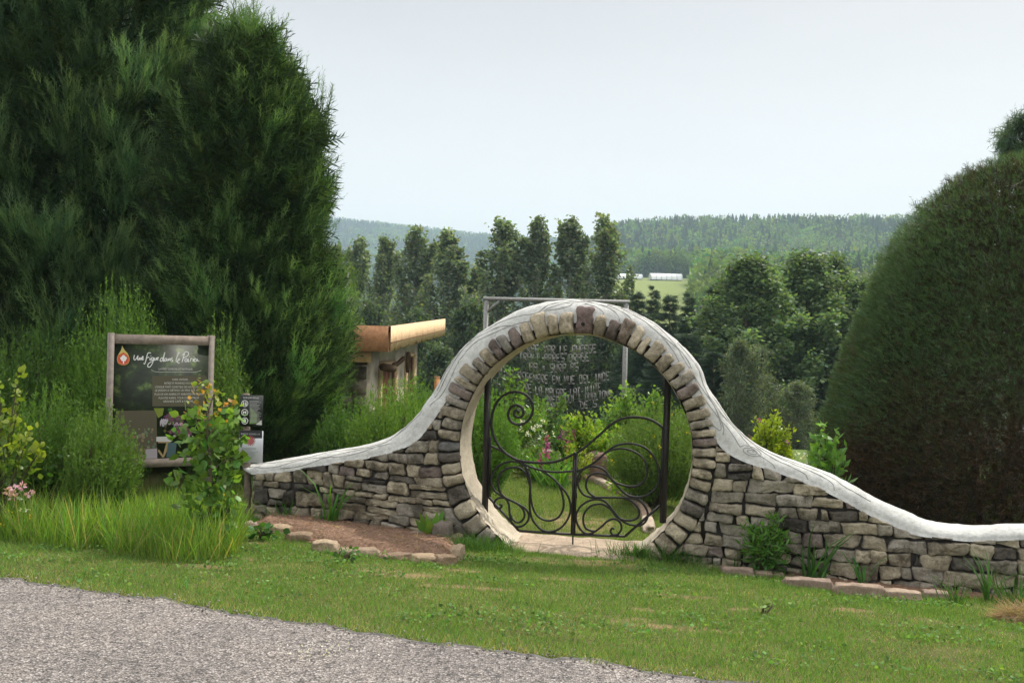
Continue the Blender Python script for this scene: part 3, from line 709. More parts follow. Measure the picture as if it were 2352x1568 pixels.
# ------------------------------------------------------------------ big cypresses on the left
def plume(lb, base, axis, ln, rad, n, col, T=FROND, fl=.2):
    """one feathery bough: upright flame-like sprays on a teardrop shell, tips paler with painted highlights"""
    axis = axis / np.linalg.norm(axis); m_ = max(8, n // 15); k = 14
    t = rng.beta(1.5, 1.1, m_); a = rng.uniform(0, 2 * np.pi, m_)
    prof = np.sin(np.pi * np.clip(t, 0, 1) ** .7) ** .8 * (1 - .2 * t)
    ref = np.array([0, 0, 1.]) if abs(axis[2]) < .9 else np.array([1., 0, 0]); x = np.cross(ref, axis); x /= np.linalg.norm(x); y = np.cross(axis, x)
    rad_ = np.cos(a)[:, None] * x + np.sin(a)[:, None] * y
    q = rng.uniform(.4, 1, m_) ** .5
    p0 = base + axis * (t * ln)[:, None] + rad_ * (rad * prof * q)[:, None]
    d = nrm(axis * (.6 + .6 * t)[:, None] + rad_ * .42 + np.array([0, 0, .75]) + rng.normal(0, .16, (m_, 3)))
    l = fl * 2.6 * rng.uniform(.6, 1.3, m_)
    tt = np.linspace(0, 1, k)[None, :] + rng.uniform(-.03, .03, (m_, k))
    rr = nrm(rng.normal(size=(m_, k, 3)))
    bend = rad_[:, None, :] * (tt ** 2 * .16 * l[:, None])[..., None]
    pos = p0[:, None, :] + d[:, None, :] * (l[:, None] * tt)[..., None] * .8 + rr * (.13 * l[:, None] * (1 - tt * .75))[..., None] + bend
    dd = d[:, None, :] + rr * (.42 * (1 - .6 * tt))[..., None]
    sz = l[:, None] * .42 * (1.15 - .45 * tt) * rng.uniform(.75, 1.25, (m_, k))
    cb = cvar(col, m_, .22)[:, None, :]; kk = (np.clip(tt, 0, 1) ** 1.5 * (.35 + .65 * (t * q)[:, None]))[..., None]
    c = cb * (1 - .5 * kk) + np.array([.27, .37, .14]) * .5 * kk  # highlights painted in: tips and outer tops of the bough go paler
    lb.add(*T, pos.reshape(-1, 3), dd.reshape(-1, 3), sz.reshape(-1), np.broadcast_to(c, (m_, k, 3)).reshape(-1, 3), None, sz.reshape(-1) * .8)
def interp_prof(prof, z): p = np.array(prof); return np.interp(z, p[:, 0], p[:, 1])
def cypress(label, base, prof, nplume, seed, col=(.03, .072, .026), face=0.65):
    """prof: (height, radius) pairs of the outline"""
    global rng
    rng = np.random.default_rng(seed); H = prof[-1][0]
    tr = thing('cypress_tree', label, 'tree', base)
    mb = MB(); mb.tube([base + np.array([0, 0, z]) for z in np.linspace(-.1, H * .85, 10)], np.linspace(.24, .03, 10), 10, (.10, .065, .045))
    for k in range(26):
        z = rng.uniform(.3, H * .8); a = rng.uniform(0, 6.28); r_ = interp_prof(prof, z) * .7
        mb.tube(spline([base + np.array([0, 0, z]), base + np.array([r_ * .5 * math.cos(a), r_ * .5 * math.sin(a), z + .05]), base + np.array([r_ * math.cos(a), r_ * math.sin(a), z + .4])], 4), np.linspace(.05, .015, 9), 5, (.10, .065, .045))
    mb.build('trunk', M['bark'], tr)
    lb = LB()
    cells = np.linspace(0.1, H - .75, 400); wts = np.array([max(interp_prof(prof, z + .4), .15) for z in cells]); wts /= wts.sum()
    i = 0
    while i < nplume:
        z = rng.choice(cells, p=wts); a = rng.uniform(0, 2 * math.pi)
        if -math.sin(a) < -.35 and rng.random() < face: continue     # the far side carries fewer boughs
        big = rng.random()
        ln = .85 + .95 * big; rad = .27 + .27 * big
        out = np.array([math.cos(a), math.sin(a), 0])
        tilt = 0.8 + 1.2 * (z / H) ** 1.2 + rng.normal(0, .2)
        ax = out + np.array([0, 0, max(tilt, .45)]); ax /= np.linalg.norm(ax)
        zt = z + ax[2] * ln * .75
        if zt > H - .42: zt = H - .42
        r_ = max(interp_prof(prof, zt + .15) - .2, .05)
        lump = 1.0 + .08 * math.sin(a * 5 + z * 2.1 + seed) + .08 * math.sin(a * 3 - z * 3.3) + rng.normal(-.03, .075)
        tip = base + out * r_ * lump * .97 + np.array([0, 0, zt])
        bpos = tip - ax * ln * .9
        f = rng.uniform(.6, 1.45)
        plume(lb, bpos, ax, ln, rad, int(420 + 620 * big), np.array(col) * f, FROND_S, .16 + .05 * big)
        i += 1
    # inner twigs and older needles that close the crown
    n = 16000; z = rng.choice(cells, n, p=wts) + rng.uniform(0, .5, n); a = rng.uniform(0, 6.283, n); r_ = np.array([interp_prof(prof, q) for q in z]) * rng.uniform(.35, .8, n)
    pos = base + np.c_[np.cos(a) * r_, np.sin(a) * r_, z]
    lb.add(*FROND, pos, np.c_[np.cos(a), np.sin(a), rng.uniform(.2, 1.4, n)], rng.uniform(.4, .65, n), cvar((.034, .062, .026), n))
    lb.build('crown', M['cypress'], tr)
    return tr
bA = gp(*P(190, 1000, 14.2)[:2]); bB = gp(*P(545, 1000, 13.2)[:2])
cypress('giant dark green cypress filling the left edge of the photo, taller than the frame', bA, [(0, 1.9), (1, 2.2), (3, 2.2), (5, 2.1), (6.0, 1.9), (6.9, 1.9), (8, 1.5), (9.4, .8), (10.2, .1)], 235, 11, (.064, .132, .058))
bx = bB[0]
def rB(px, py): q = P(px, py, 13.2); return (q[2] - bB[2], abs(q[0] - bx))
cypress('feathery cypress with pointed top leaning against the taller giant cypress', bB, [(0, 1.0), rB(735, 990), rB(785, 900), rB(808, 830), rB(785, 730), rB(752, 620), rB(722, 540), rB(762, 470), rB(722, 395), rB(745, 330), rB(680, 240), rB(640, 180), rB(610, 115), rB(572, 60)], 150, 12, (.064, .150, .046))

# ------------------------------------------------------------------ clipped hedge dome on the right
def hedge():
    global rng
    rng = np.random.default_rng(21)
    Y0 = 12.1; c0 = P(2470, 1100, Y0); base = gp(c0[0], Y0); kx = 1.0
    prof = []
    for px, py in [(1885, 1100), (1888, 1050), (1898, 985), (1914, 935), (1936, 875), (1960, 800), (1990, 720), (2019, 640), (2052, 568), (2090, 506), (2132, 454), (2184, 410), (2246, 374), (2310, 356), (2360, 349)]:
        q = P(px, py, Y0); prof.append((q[2], c0[0] - q[0]))
    zt = prof[-1][0] + .06; prof = [(base[2], prof[0][1])] + prof + [(zt - .01, .35), (zt, .02)]
    pz, pr = np.array(prof).T
    tr = thing('clipped_hedge', 'tall dome shaped clipped conifer hedge with browned lower foliage on the right', 'hedge', base)
    mb = MB()
    for k in range(14):
        a = rng.uniform(3.3, 6.1); r_ = pr[0] * rng.uniform(.72, .93)
        p = np.array([c0[0] + r_ * math.cos(a), Y0 + .8 * r_ * math.sin(a), base[2] - .05])
        mb.tube(spline([p, p + [rng.normal(0, .1), .12, .8], p + [rng.normal(0, .25), .35, 1.7]], 5), np.linspace(.035, .012, 11), 6, (.13, .085, .06))
    mb.build('trunk', M['bark'], tr)
    lb = LB(); n = 170000
    s_ = np.concatenate([[0], np.cumsum(np.hypot(np.diff(pz), np.diff(pr)) * np.maximum(.5 * (pr[1:] + pr[:-1]), .1))]); u = rng.uniform(0, s_[-1], n)
    z = np.interp(u, s_, pz); r_ = np.interp(u, s_, pr); a = rng.uniform(0, 2 * np.pi, n)
    keep = (np.sin(a) < .35) | (rng.random(n) < .25); z, r_, a, u = z[keep], r_[keep], a[keep], u[keep]; n = len(z)
    sl = np.gradient(pr, pz); nz = np.clip(-np.interp(z, pz, sl), -.3, 4)
    lump = np.array([n3((math.cos(q) * 3, math.sin(q) * 3, w_ * 1.8), 1.0) + .7 * n3((math.cos(q) * 9, math.sin(q) * 9, w_ * 4), 1.0) for q, w_ in zip(a, z)])
    dep = rng.uniform(-.16, .0, n) + .04 * lump
    rr = r_ + dep
    pos = np.c_[c0[0] + rr * np.cos(a), Y0 + .82 * rr * np.sin(a), z + np.minimum(nz, 1) * dep]
    nor = nrm(np.c_[np.cos(a), np.sin(a) * 1.1, nz])
    d = nor * .8 + np.array([0, 0, .22]) + rng.normal(0, .34, (n, 3))
    # dead brown foliage low on the side towards the road
    h = z - base[2]
    dead = np.array([n3((math.cos(q) * 2.2, math.sin(q) * 2.2, w_ * .8), 1.0, 3.0) for q, w_ in zip(a, z)]) * 1.0 + .95 - h * .46 - .35 * np.abs(np.cos(a) + .3) + rng.normal(0, .16, n)
    dead = dead * (np.sin(a) < .1)
    c = cvar((.082, .138, .060), n, .3)
    cd = cvar((.085, .056, .036), n, .32); f = ss(-.05, .3, dead)[:, None]
    c = c * (1 - f) + cd * f
    lb.add(*FROND_S, pos, d, rng.uniform(.055, .11, n) * (1 - .4 * ss(zt - 1.6, zt - .6, z)), c)
    m_ = 60000; z = base[2] + (zt - .3 - base[2]) * rng.uniform(0, 1, m_) ** 1.4; rr = np.interp(z, pz, pr) * rng.uniform(.72, .92, m_); a = rng.uniform(0, 6.283, m_)
    lb.add(*FROND, np.c_[c0[0] + rr * np.cos(a), Y0 + .82 * rr * np.sin(a), z], rdir(m_, .2), rng.uniform(.14, .22, m_), cvar((.048, .040, .024), m_))
    lb.build('crown', M['cypress'], tr)
hedge()

# ------------------------------------------------------------------ shrubs
def broom(label, base, h, spread, n, col=(.055, .12, .022), leaf=.03, seed=0, group=None, lean=(0, 0), nl=26, tipcol=None, flower=None):
    """upright wispy shrub of many thin green stems"""
    global rng
    rng = np.random.default_rng(seed + 100); base = np.array(base, float)
    tr = thing('broom_bush', label, 'shrub', base, group)
    st = MB(); lb = LB(); n = int(n * 1.5); tipcol = tipcol or np.array(col) * [1.45, 1.35, 1.2]; leaf = leaf * 1.15
    nb = max(5, n // 30)
    for k in range(nb):
        a = rng.uniform(0, 6.283); r_ = spread * .5 * math.sqrt(rng.uniform(.05, 1)); hh = h * rng.uniform(.45, .75)
        p = [base + [rng.normal(0, .05), rng.normal(0, .05), -.03], base + np.array([r_ * .5 * math.cos(a), r_ * .5 * math.sin(a), hh * .5]), base + np.array([r_ * math.cos(a) + lean[0] * .5, r_ * math.sin(a) + lean[1] * .5, hh])]
        st.tube(spline(p, 4), np.linspace(.014, .005, 9), 4, (.09, .075, .045))
    st.build('stems', M['bark'], tr)
    a = rng.uniform(0, 6.283, n); q = np.sqrt(rng.uniform(0, 1, n)); hh = h * (1 - .42 * q ** 2) * rng.uniform(.6, 1.06, n)
    r_ = spread * q
    tips = base + np.c_[r_ * np.cos(a) + lean[0], r_ * np.sin(a) + lean[1], hh]
    roots = base + np.c_[r_ * .45 * np.cos(a), r_ * .45 * np.sin(a), hh * rng.uniform(.12, .5, n)]
    mid = (tips + roots) / 2 + np.c_[np.cos(a), np.sin(a), np.zeros(n)] * (spread * .10) + rng.normal(0, .03, (n, 3))
    ts = np.linspace(0, 1, nl)
    for t in ts:
        t = np.clip(t + rng.normal(0, .02, n), 0, 1)[:, None]
        pos = roots * (1 - t) ** 2 + 2 * mid * t * (1 - t) + tips * t * t
        tan = nrm(2 * (1 - t) * (mid - roots) + 2 * t * (tips - mid))
        d = tan + rng.normal(0, .55, (n, 3))
        c = cvar(np.array(col) * 1.12, n, .2)
        if tipcol is not None: c = c * (1 - t ** 2) + np.array(tipcol) * t ** 2
        sz = leaf * rng.uniform(.7, 1.4, n)
        lb.add(*SLIM, pos, d, sz, c, None, sz * 1.25)
        lb.add(*SLIM, pos, tan + rng.normal(0, .06, (n, 3)), np.linalg.norm(tips - roots, axis=1) / nl * 1.6, c * .9, None, .016)
    lb.build('foliage', M['broom'], tr)
    if flower is not None:
        heads(tr, 'flower', tips[rng.integers(0, n, 16)] - [0, 0, .05], .03, flower, 5)
    return tr
def leafy(name, label, cat, base, h, w_, n, col, leaf, seed=0, group=None, T=LEAF, depth=None, shoots=26, stems=True, topcol=None, parent_extra=None, up=.35, mat='leaf'):
    """bushy shrub: shoots from a base, leaves along each"""
    global rng
    rng = np.random.default_rng(seed + 300); base = np.array(base, float); depth = depth or w_
    tr = thing(name, label, cat, base, group); st = MB(); lb = LB()
    per = max(3, n // shoots)
    for k in range(shoots):
        a = rng.uniform(0, 6.283); q = math.sqrt(rng.uniform(.0, 1)); hh = h * (1 - .45 * q * q) * rng.uniform(.55, 1.05)
        e_ = base + np.array([w_ * q * math.cos(a), depth * q * math.sin(a), hh])
        p = spline([base + [rng.normal(0, .04), rng.normal(0, .04), -.03], base * .5 + e_ * .5 + np.array([0, 0, hh * .12]) + rng.normal(0, .03, 3), e_], 6)
        st.tube(p, np.linspace(.010, .003, len(p)), 4, (.10, .09, .05))
        t = rng.uniform(.18, 1, per) ** .8; i = t * (len(p) - 1); i0 = np.minimum(i.astype(int), len(p) - 2); f = (i - i0)[:, None]
        pos = p[i0] * (1 - f) + p[i0 + 1] * f + rng.normal(0, leaf * .5, (per, 3))
        d = rdir(per, up) ; d = nrm(d + .5 * nrm(pos - (base + [0, 0, h * .35])))
        c = cvar(np.array(col) * rng.uniform(.8, 1.25), per, .2)
        if topcol is not None: c = c * (1 - t[:, None] ** 3) + np.array(topcol) * t[:, None] ** 3
        lb.add(*T, pos, d, leaf * rng.uniform(.65, 1.25, per), c)
    if stems: st.build('stems', M['bark'], tr)
    lb.build('foliage', M[mat], tr)
    return tr
def heads(parent, name, pts, size, col, n=14, T=OVAL, up=.2):
    for p in pts:
        lb = LB(); q = rdir(n, up); lb.add(*T, np.asarray(p) + q * size * .35, q, size * rng.uniform(.7, 1.2, n), cvar(col, n, .12, .05)); lb.build(name, M['petal'], parent)

# behind and beside the information board
def ground_at(px, Y): q = P(px, CY, Y); return gp(q[0], Y)
BG = 'broom bushes on the left'
broom('tall bright green broom bush rising behind the information board', ground_at(275, 10.9), 2.38, 0.66, 640, (0.085, 0.17, 0.032), .034, 1, BG)
broom('olive broom bush behind the right post of the information board', ground_at(505, 11.0), 1.98, 0.36, 300, (0.08, 0.145, 0.036), .034, 2, BG)
broom('dark broom bush in the far left background beside the giant cypress', ground_at(95, 10.9), 1.95, 0.62, 420, (0.06, 0.125, 0.028), .034, 3, BG)
broom('broom bush cut by the left edge behind the yellow leaved shoots', ground_at(-70, 10.2), 2.0, 0.6, 360, (0.065, 0.13, 0.028), .034, 4, BG)
broom('spreading broom bush in front of the left post of the information board', ground_at(228, 8.75), 1.12, 0.36, 380, (0.085, 0.155, 0.034), .028, 5, BG, (.05, 0))
broom('rounded broom bush at left between tall grass and dark cypress', ground_at(120, 9.2), 1.25, 0.45, 420, (0.075, 0.15, 0.03), .03, 6, BG)
ls = leafy('rose_shrub', 'shrub with yellow green young shoots at the left edge', 'shrub', ground_at(0, 8.3), 1.5, .36, 620, (.085, .16, .025), .06, 7, None, OVAL, None, 20, True, (.27, .32, .04))
leafy('bramble_bush', 'low leafy bramble between the tall grass and the brooms', 'shrub', ground_at(165, 8.9), .75, .5, 800, (.055, .125, .02), .055, 8, None, OVAL, .2, 24)
# behind the wall
broom('bright broom bush behind the left arm of the wall below the hut', ground_at(905, 11.6), 1.38, 0.55, 560, (0.1, 0.185, 0.036), .034, 9, 'broom bushes behind the wall')
broom('fine broom bush close behind the left shoulder of the arch', ground_at(965, 12.6), 1.42, 0.42, 360, (0.09, 0.175, 0.036), .034, 10, 'broom bushes behind the wall')
broom('dark low broom bush between the feathery cypress and the wall', ground_at(815, 12.2), 1.2, 0.5, 320, (0.06, 0.13, 0.028), .034, 11, 'broom bushes behind the wall')
broom('green broom bush seen through the opening beside the left gate post', ground_at(1120, 11.9), 1.35, 0.45, 460, (0.09, 0.185, 0.034), .034, 12, 'broom bushes seen through the gate')
broom('big olive broom bush with a few yellow flowers seen beside the right gate post', ground_at(1520, 12.2), 1.32, 0.62, 620, (0.095, 0.16, 0.042), .032, 13, 'broom bushes seen through the gate', flower=(.75, .6, .03))
broom('pale thin broom bush just right of the right gate post', ground_at(1590, 13.5), 1.35, 0.35, 260, (0.1, 0.17, 0.048), .032, 14, 'broom bushes seen through the gate')
GS = 'leafy shrubs seen through the gate'
leafy('garden_shrub', 'leafy pale green shrub behind the big gate spiral', 'shrub', ground_at(1185, 16.4), 1.45, .55, 1980, (0.143, 0.247, 0.046), .085, 21, GS)
leafy('garden_shrub', 'yellow green shrub in the middle of the garden above the gate dip', 'shrub', ground_at(1360, 15.2), 1.1, .5, 1980, (0.221, 0.325, 0.039), .07, 22, GS)
leafy('garden_shrub', 'leafy shrub with shiny leaves under the right end of the hanging words', 'shrub', ground_at(1432, 17.5), 1.65, .5, 1980, (0.156, 0.260, 0.052), .09, 23, GS)
leafy('garden_shrub', 'slender leafy sapling standing left of the right gate post', 'shrub', ground_at(1497, 17.0), 1.62, .2, 660, (0.143, 0.260, 0.058), .09, 24, GS, shoots=10)
leafy('garden_shrub', 'grey green shrub below the hanging words, second from the spiral', 'shrub', ground_at(1265, 18.2), 1.35, .6, 1980, (0.111, 0.189, 0.052), .08, 25, GS)
leafy('garden_shrub', 'dark low shrub in the centre behind the pink foxgloves', 'shrub', ground_at(1300, 16.2), .82, .5, 1540, (0.078, 0.150, 0.039), .07, 26, GS)
leafy('garden_shrub', 'soft green bush to the right of the rocks', 'shrub', ground_at(1450, 14.4), .85, .5, 1980, (0.130, 0.221, 0.046), .06, 27, GS)
leafy('garden_shrub', 'low bright ground bush on the right garden bed edge', 'shrub', ground_at(1475, 12.6), .38, .42, 1320, (0.182, 0.299, 0.039), .05, 28, GS)
leafy('garden_shrub', 'low green plants beside the foxgloves at the far lawn edge', 'shrub', ground_at(1225, 14.6), .55, .5, 1540, (0.117, 0.208, 0.039), .06, 29, GS)
leafy('garden_shrub', 'yellowish thin shrub in front of the rocks behind the gate centre', 'shrub', ground_at(1335, 14.0), .72, .18, 572, (0.260, 0.312, 0.039), .05, 30, GS, shoots=9)
# strap leaved clump in the middle of the garden
def strap(label, base, n, h, spread, col=(.06, .15, .025), seed=0, group=None, name='iris_plant', wide=1.0):
    global rng
    rng = np.random.default_rng(seed + 500); base = np.array(base, float); lb = LB()
    pos = base + np.c_[rng.normal(0, spread * .25, n), rng.normal(0, spread * .25, n), np.full(n, -.02)]
    a = rng.uniform(0, 6.283, n); d = np.c_[np.cos(a) * spread, np.sin(a) * spread, np.full(n, h)]
    hh = h * rng.uniform(.6, 1.1, n)
    lb.add(*BLADE3, pos, d, hh, cvar(np.array(col) * 1.3, n, .18), None, hh * wide * 1.25)
    return tag(lb.build(name, M['grass'], None, base), label, 'plant', group)
strap('clump of arching green strap leaves at the far edge of the garden lawn', ground_at(1285, 13.6), 90, .55, .35, (.09, .19, .03), 1, 'strap leaved plants', 'daylily_plant', 1.2)
IG = 'strap leaved plants'
def base_px(px, py):
    q = hit(px, py); y = min(q[1], float(wall_y(q[0])) - .1); return gp(q[0], y)
strap('tall slim iris leaves against the left wall above the flower bed', base_px(780, 1200), 18, .54, .08, (.07, .17, .03), 2, IG, wide=1.5)
strap('low tuft of iris leaves near the left end of the wall', base_px(658, 1203), 34, .27, .17, (.06, .13, .03), 3, IG, wide=1.3)
strap('small grassy tuft in the flower bed between two white tags', base_px(735, 1212), 40, .24, .13, (.07, .15, .03), 4, IG)
strap('spreading iris clump right of the bushy plant at the right wall', base_px(1843, 1318), 24, .46, .17, (.045, .11, .025), 5, IG, wide=1.5)
strap('pair of upright iris leaves against the middle of the right wall', base_px(1965, 1338), 7, .42, .07, (.05, .125, .025), 6, IG, wide=1.5)
strap('thin iris leaves beside the right foot of the arch', base_px(1662, 1298), 9, .26, .08, (.045, .11, .025), 7, IG, wide=1.4)
strap('dark grass tuft at the end of the right edging row', base_px(2190, 1388), 40, .26, .12, (.05, .11, .022), 8, IG)
strap('tall dark grass clump by the wall at the right edge', base_px(2330, 1392), 60, .34, .22, (.045, .10, .02), 9, IG)
strap('iris leaves standing at the far right against the wall', base_px(2270, 1382), 12, .4, .08, (.045, .11, .022), 10, IG, wide=1.4)
leafy('phlox_plant', 'bushy dark green plant with narrow leaves against the right wall', 'plant', base_px(1740, 1312), .58, .2, 900, (.065, .16, .03), .08, 41, None, SLIM, .13, 22, True, (.10, .22, .03))
leafy('garden_weed', 'broad leaved weed at the left tip of the flower bed', 'plant', base_px(605, 1240), .13, .1, 40, (.06, .15, .03), .07, 42, 'small broad leaved weeds', OVAL, None, 8)
leafy('garden_weed', 'light green weed in the middle of the right lawn', 'plant', base_px(1755, 1410), .05, .08, 30, (.15, .24, .06), .05, 43, 'small broad leaved weeds', OVAL, None, 8)
leafy('garden_weed', 'small weed in the lawn near the flower bed edge', 'plant', base_px(795, 1290), .07, .1, 40, (.08, .18, .03), .05, 44, 'small broad leaved weeds', OVAL, None, 8)
# rosette in the bed
def rosette():
    lb = LB(); b_ = base_px(992, 1246); n = 13; a = np.linspace(0, 6.283 * 2.2, n); el = np.linspace(.6, 3.0, n)
    lb.add(*OVAL, np.tile(b_, (n, 1)) + [0, 0, .01], np.c_[np.cos(a), np.sin(a), el], np.linspace(.26, .34, n), cvar((.17, .30, .05), n, .12), None, np.linspace(.15, .13, n))
    tag(lb.build('leaf_rosette', M['leaf'], None, b_), 'upright light green leaf rosette in the flower bed near the arch', 'plant')
rosette()
# rose bush behind the right wall, with blooms
rb = leafy('rose_bush', 'yellow green rose bush with pink blooms behind the right shoulder of the arch', 'shrub', ground_at(1772, 11.4), 1.36, .32, 7000, (.20, .30, .025), .055, 45, None, LEAF, None, 70, True, (.30, .36, .03))
heads(rb, 'rose_bloom', [P(1745, 965, 11.1), P(1806, 1017, 11.0), P(1722, 1003, 11.1)], .026, (.36, .12, .24), 8)
leafy('rhododendron', 'light green large leaved plant growing out beside the clipped hedge', 'shrub', ground_at(1912, 10.7), 1.5, .17, 300, (.14, .27, .07), .13, 46, None, LEAF, None, 12, True, (.17, .32, .06))
# daisies behind the wall
dp = leafy('daisy_plant', 'clump of small white daisies on the meadow beside the hedge', 'flowers', ground_at(1868, 12.3), .72, .3, 400, (.09, .15, .04), .05, 47, None, SLIM, None, 14)
q = ground_at(1868, 12.3); heads(dp, 'daisy', [q + [rng.normal(0, .18), rng.normal(0, .1), rng.uniform(.5, .78)] for k in range(36)], .03, (.75, .75, .7), 6)
dp = leafy('umbel_plant', 'low plant with a patch of white flowers left of the foxgloves', 'flowers', ground_at(1240, 15.4), .62, .3, 200, (.09, .15, .04), .06, 48, None, SLIM, None, 14)
q = ground_at(1240, 15.4); heads(dp, 'flower_head', [q + [rng.normal(0, .16), rng.normal(0, .1), rng.uniform(.5, .75)] for k in range(22)], .028, (.7, .7, .66), 6)
# foxgloves
def foxglove(label, px, py_top, Y, col=(.42, .10, .28), seed=0):
    b_ = ground_at(px, Y); tp = P(px, py_top, Y); tr = thing('foxglove', label, 'flowers', b_, 'pink foxgloves in the garden')
    st = MB(); st.tube([b_, tp], [.01, .004], 5, (.09, .14, .04)); st.build('stem', M['bark'], tr)
    lb = LB(); n = 44; t = rng.uniform(.5, 1, n); p = b_ * (1 - t)[:, None] + tp * t[:, None]; d = rdir(n, -.4); lb.add(*OVAL, p + d * [.01, .01, 0], d, .075 * (1.25 - t * .8), cvar(col, n, .2)); lb.build('blooms', M['petal'], tr)
    lb = LB(); d = rdir(16, .5); lb.add(*OVAL, np.tile(b_, (16, 1)) + [0, 0, .05], d, .2, cvar((.07, .13, .03), 16)); lb.build('leaves', M['leaf'], tr)
foxglove('tallest pink foxglove left of the garden centre', 1258, 1000, 14.2)
foxglove('short pink foxglove at the foot of the tallest one', 1246, 1030, 14.0)
foxglove('purple pink foxglove in front of the dark low shrub', 1303, 985, 15.2, (.36, .10, .30))
foxglove('rosy foxglove right of the purple one behind the gate', 1318, 988, 15.0, (.45, .14, .25))
foxglove('slim mauve foxglove in the back of the garden', 1290, 975, 16.0, (.30, .12, .30))

# ------------------------------------------------------------------ trees in the valley
def tree(name, label, base, H, W, seed, n, leaf, col, steep=1.6, lo=.12, nbr=46, group=None, T=DIA, tcol=(.13, .11, .085), clump=.3, tops=2, mat='far_leaf', mid=.35, droop=0.0):
    """trunk, limbs and leaf clumps strung along them; W = widest half width"""
    global rng
    rng = np.random.default_rng(seed + 900); base = np.array(base, float)
    tr = thing(name, label, 'tree', base, group); st = MB(); lb = LB()
    st.tube(spline([base, base + [rng.normal(0, .05 * W), rng.normal(0, .05 * W), H * .5], base + [rng.normal(0, .08 * W), 0, H * .96]], 6), np.linspace(.018 * H, .004 * H, 13), 7, tcol)
    per = n // (nbr + tops * 3)
    for k in range(nbr + tops):
        top_ = k >= nbr
        f = 1.0 if top_ else lo + (1 - lo) * ((k + rng.random()) / nbr) ** 1.05
        wid = W * (np.interp(f, [lo, mid, .68, .84, 1], [.72, 1, .76, .42, .1])) * rng.uniform(.5, 1.2)
        a = k * 2.4 + rng.normal(0, .4)
        if top_: wid = W * rng.uniform(.15, .55)
        z1 = min(H * f, H * (1.0 - .3 * wid / W * rng.uniform(.4, 1.2)) if top_ else H); z0 = max(z1 - wid * steep * (2.2 if top_ else 1), H * .04)
        e_ = base + [wid * math.cos(a), wid * math.sin(a), z1 - droop * wid]
        p = spline([base + [0, 0, z0], base + [wid * .55 * math.cos(a), wid * .55 * math.sin(a), z0 + (z1 - z0) * .45], e_], 5)
        st.tube(p, np.linspace(.0055 * H, .0015 * H, len(p)), 5, tcol)
        m_ = per * (3 if top_ else 1)
        t = rng.uniform(.25 if top_ else .2, 1.03, m_) ** .8; i = np.clip(t, 0, .999) * (len(p) - 1); i0 = i.astype(int); ff = (i - i0)[:, None]
        pos = p[i0] * (1 - ff) + p[i0 + 1] * ff + rng.normal(0, 1, (m_, 3)) * clump * (1.2 - .7 * t)[:, None]
        c = cvar(np.array(col) * rng.uniform(.75, 1.3), m_, .25)
        lb.add(*T, pos, rdir(m_, -.1), leaf * rng.uniform(.6, 1.3, m_), c)
    st.build('trunk', M['bark'], tr); lb.build('crown', M[mat], tr)
    return tr
def place(o, px, py_top, Y, Hp, Wp, label, Wd=None, first=False, rz=None):
    """put (a copy of) a tree so that its top is at a pixel and it stands on the ground at distance Y"""
    q = P(px, py_top, Y); b_ = gp(q[0], Y); H = q[2] - b_[2]
    c = o if first else copy_tree(o)
    c.location = b_; s_ = H / Hp; sw = (Wd / F * Y) / Wp if Wd else s_
    c.scale = (sw, sw, s_); c.rotation_euler = (0, 0, random.uniform(0, 6.28) if rz is None else rz); c['label'] = label
    return c
PG = 'row of poplars in the valley'
protos = [tree('poplar_tree', 'poplar', (0, 0, 0), 14, 2.3, k, 12500, .24, (.15, .19, .115), 1.9, .06, 56, PG, DIA, (.30, .29, .26), .25, 4) for k in (1, 2, 3, 4, 6)]
pl = [(822, 546, 92, 42, 'smallest rounded poplar, leftmost of the row beyond the hut roof'), (886, 545, 90, 38, 'thin poplar, second from the left of the row'), (955, 528, 86, 46, 'pointed poplar, third from the left, rising above the hut roof'),
      (1032, 535, 82, 50, 'broad poplar left of the gap in the row'), (1158, 502, 78, 54, 'poplar right of the gap, behind the left end of the word frame'), (1237, 500, 78, 42, 'slim pointed poplar behind the middle of the word frame'),
      (1312, 502, 78, 48, 'poplar standing right behind the crown of the arch'), (1392, 503, 76, 52, 'rightmost big poplar beside the pale field'), (1090, 616, 84, 30, 'low young poplar filling the gap in the row'),
      (772, 560, 90, 30, 'poplar half hidden behind the feathery cypress'), (1446, 612, 80, 16, 'thin young poplar at the right end of the row')]
for i, (px, py, Y, wd, lab) in enumerate(pl): place(protos[i % 5], px, py, Y, 14, 1.22, lab, wd, i < 5)
# understorey between the poplar trunks
UG = 'bushes under the poplars'
u0 = tree('valley_bush', 'bush', (0, 0, 0), 6, 2.6, 5, 9000, .24, (.075, .11, .055), .9, .05, 40, UG, DIA, (.1, .09, .07), .32, 3)
for i, (px, py, Y, wd, lab) in enumerate([(850, 700, 70, 75, 'dark bush under the left poplars behind the hut'), (960, 720, 66, 85, 'dark bush above the far end of the hut roof'), (1080, 700, 68, 85, 'dark bush below the gap in the poplar row'),
        (1190, 740, 60, 80, 'dark bush framed by the left post of the word frame'), (1290, 760, 58, 80, 'dark bush behind the hanging words'), (1390, 735, 60, 80, 'bush behind the right half of the hanging words'), (1010, 800, 55, 70, 'bush close behind the left shoulder of the arch'), (1130, 830, 50, 70, 'bush behind the left end of the hanging words')]):
    place(u0, px, py, Y, 6, 2.4, lab, wd, i == 0)
place(tree('birch_tree', 'birch', (0, 0, 0), 8, 1.6, 9, 7000, .13, (.13, .20, .045), 1.2, .06, 50, None, SLIM, (.5, .48, .44), .22, 3, droop=.7), 800, 606, 33, 8, 1.4, 'light green hanging birch between the feathery cypress and the poplars', 62, True)

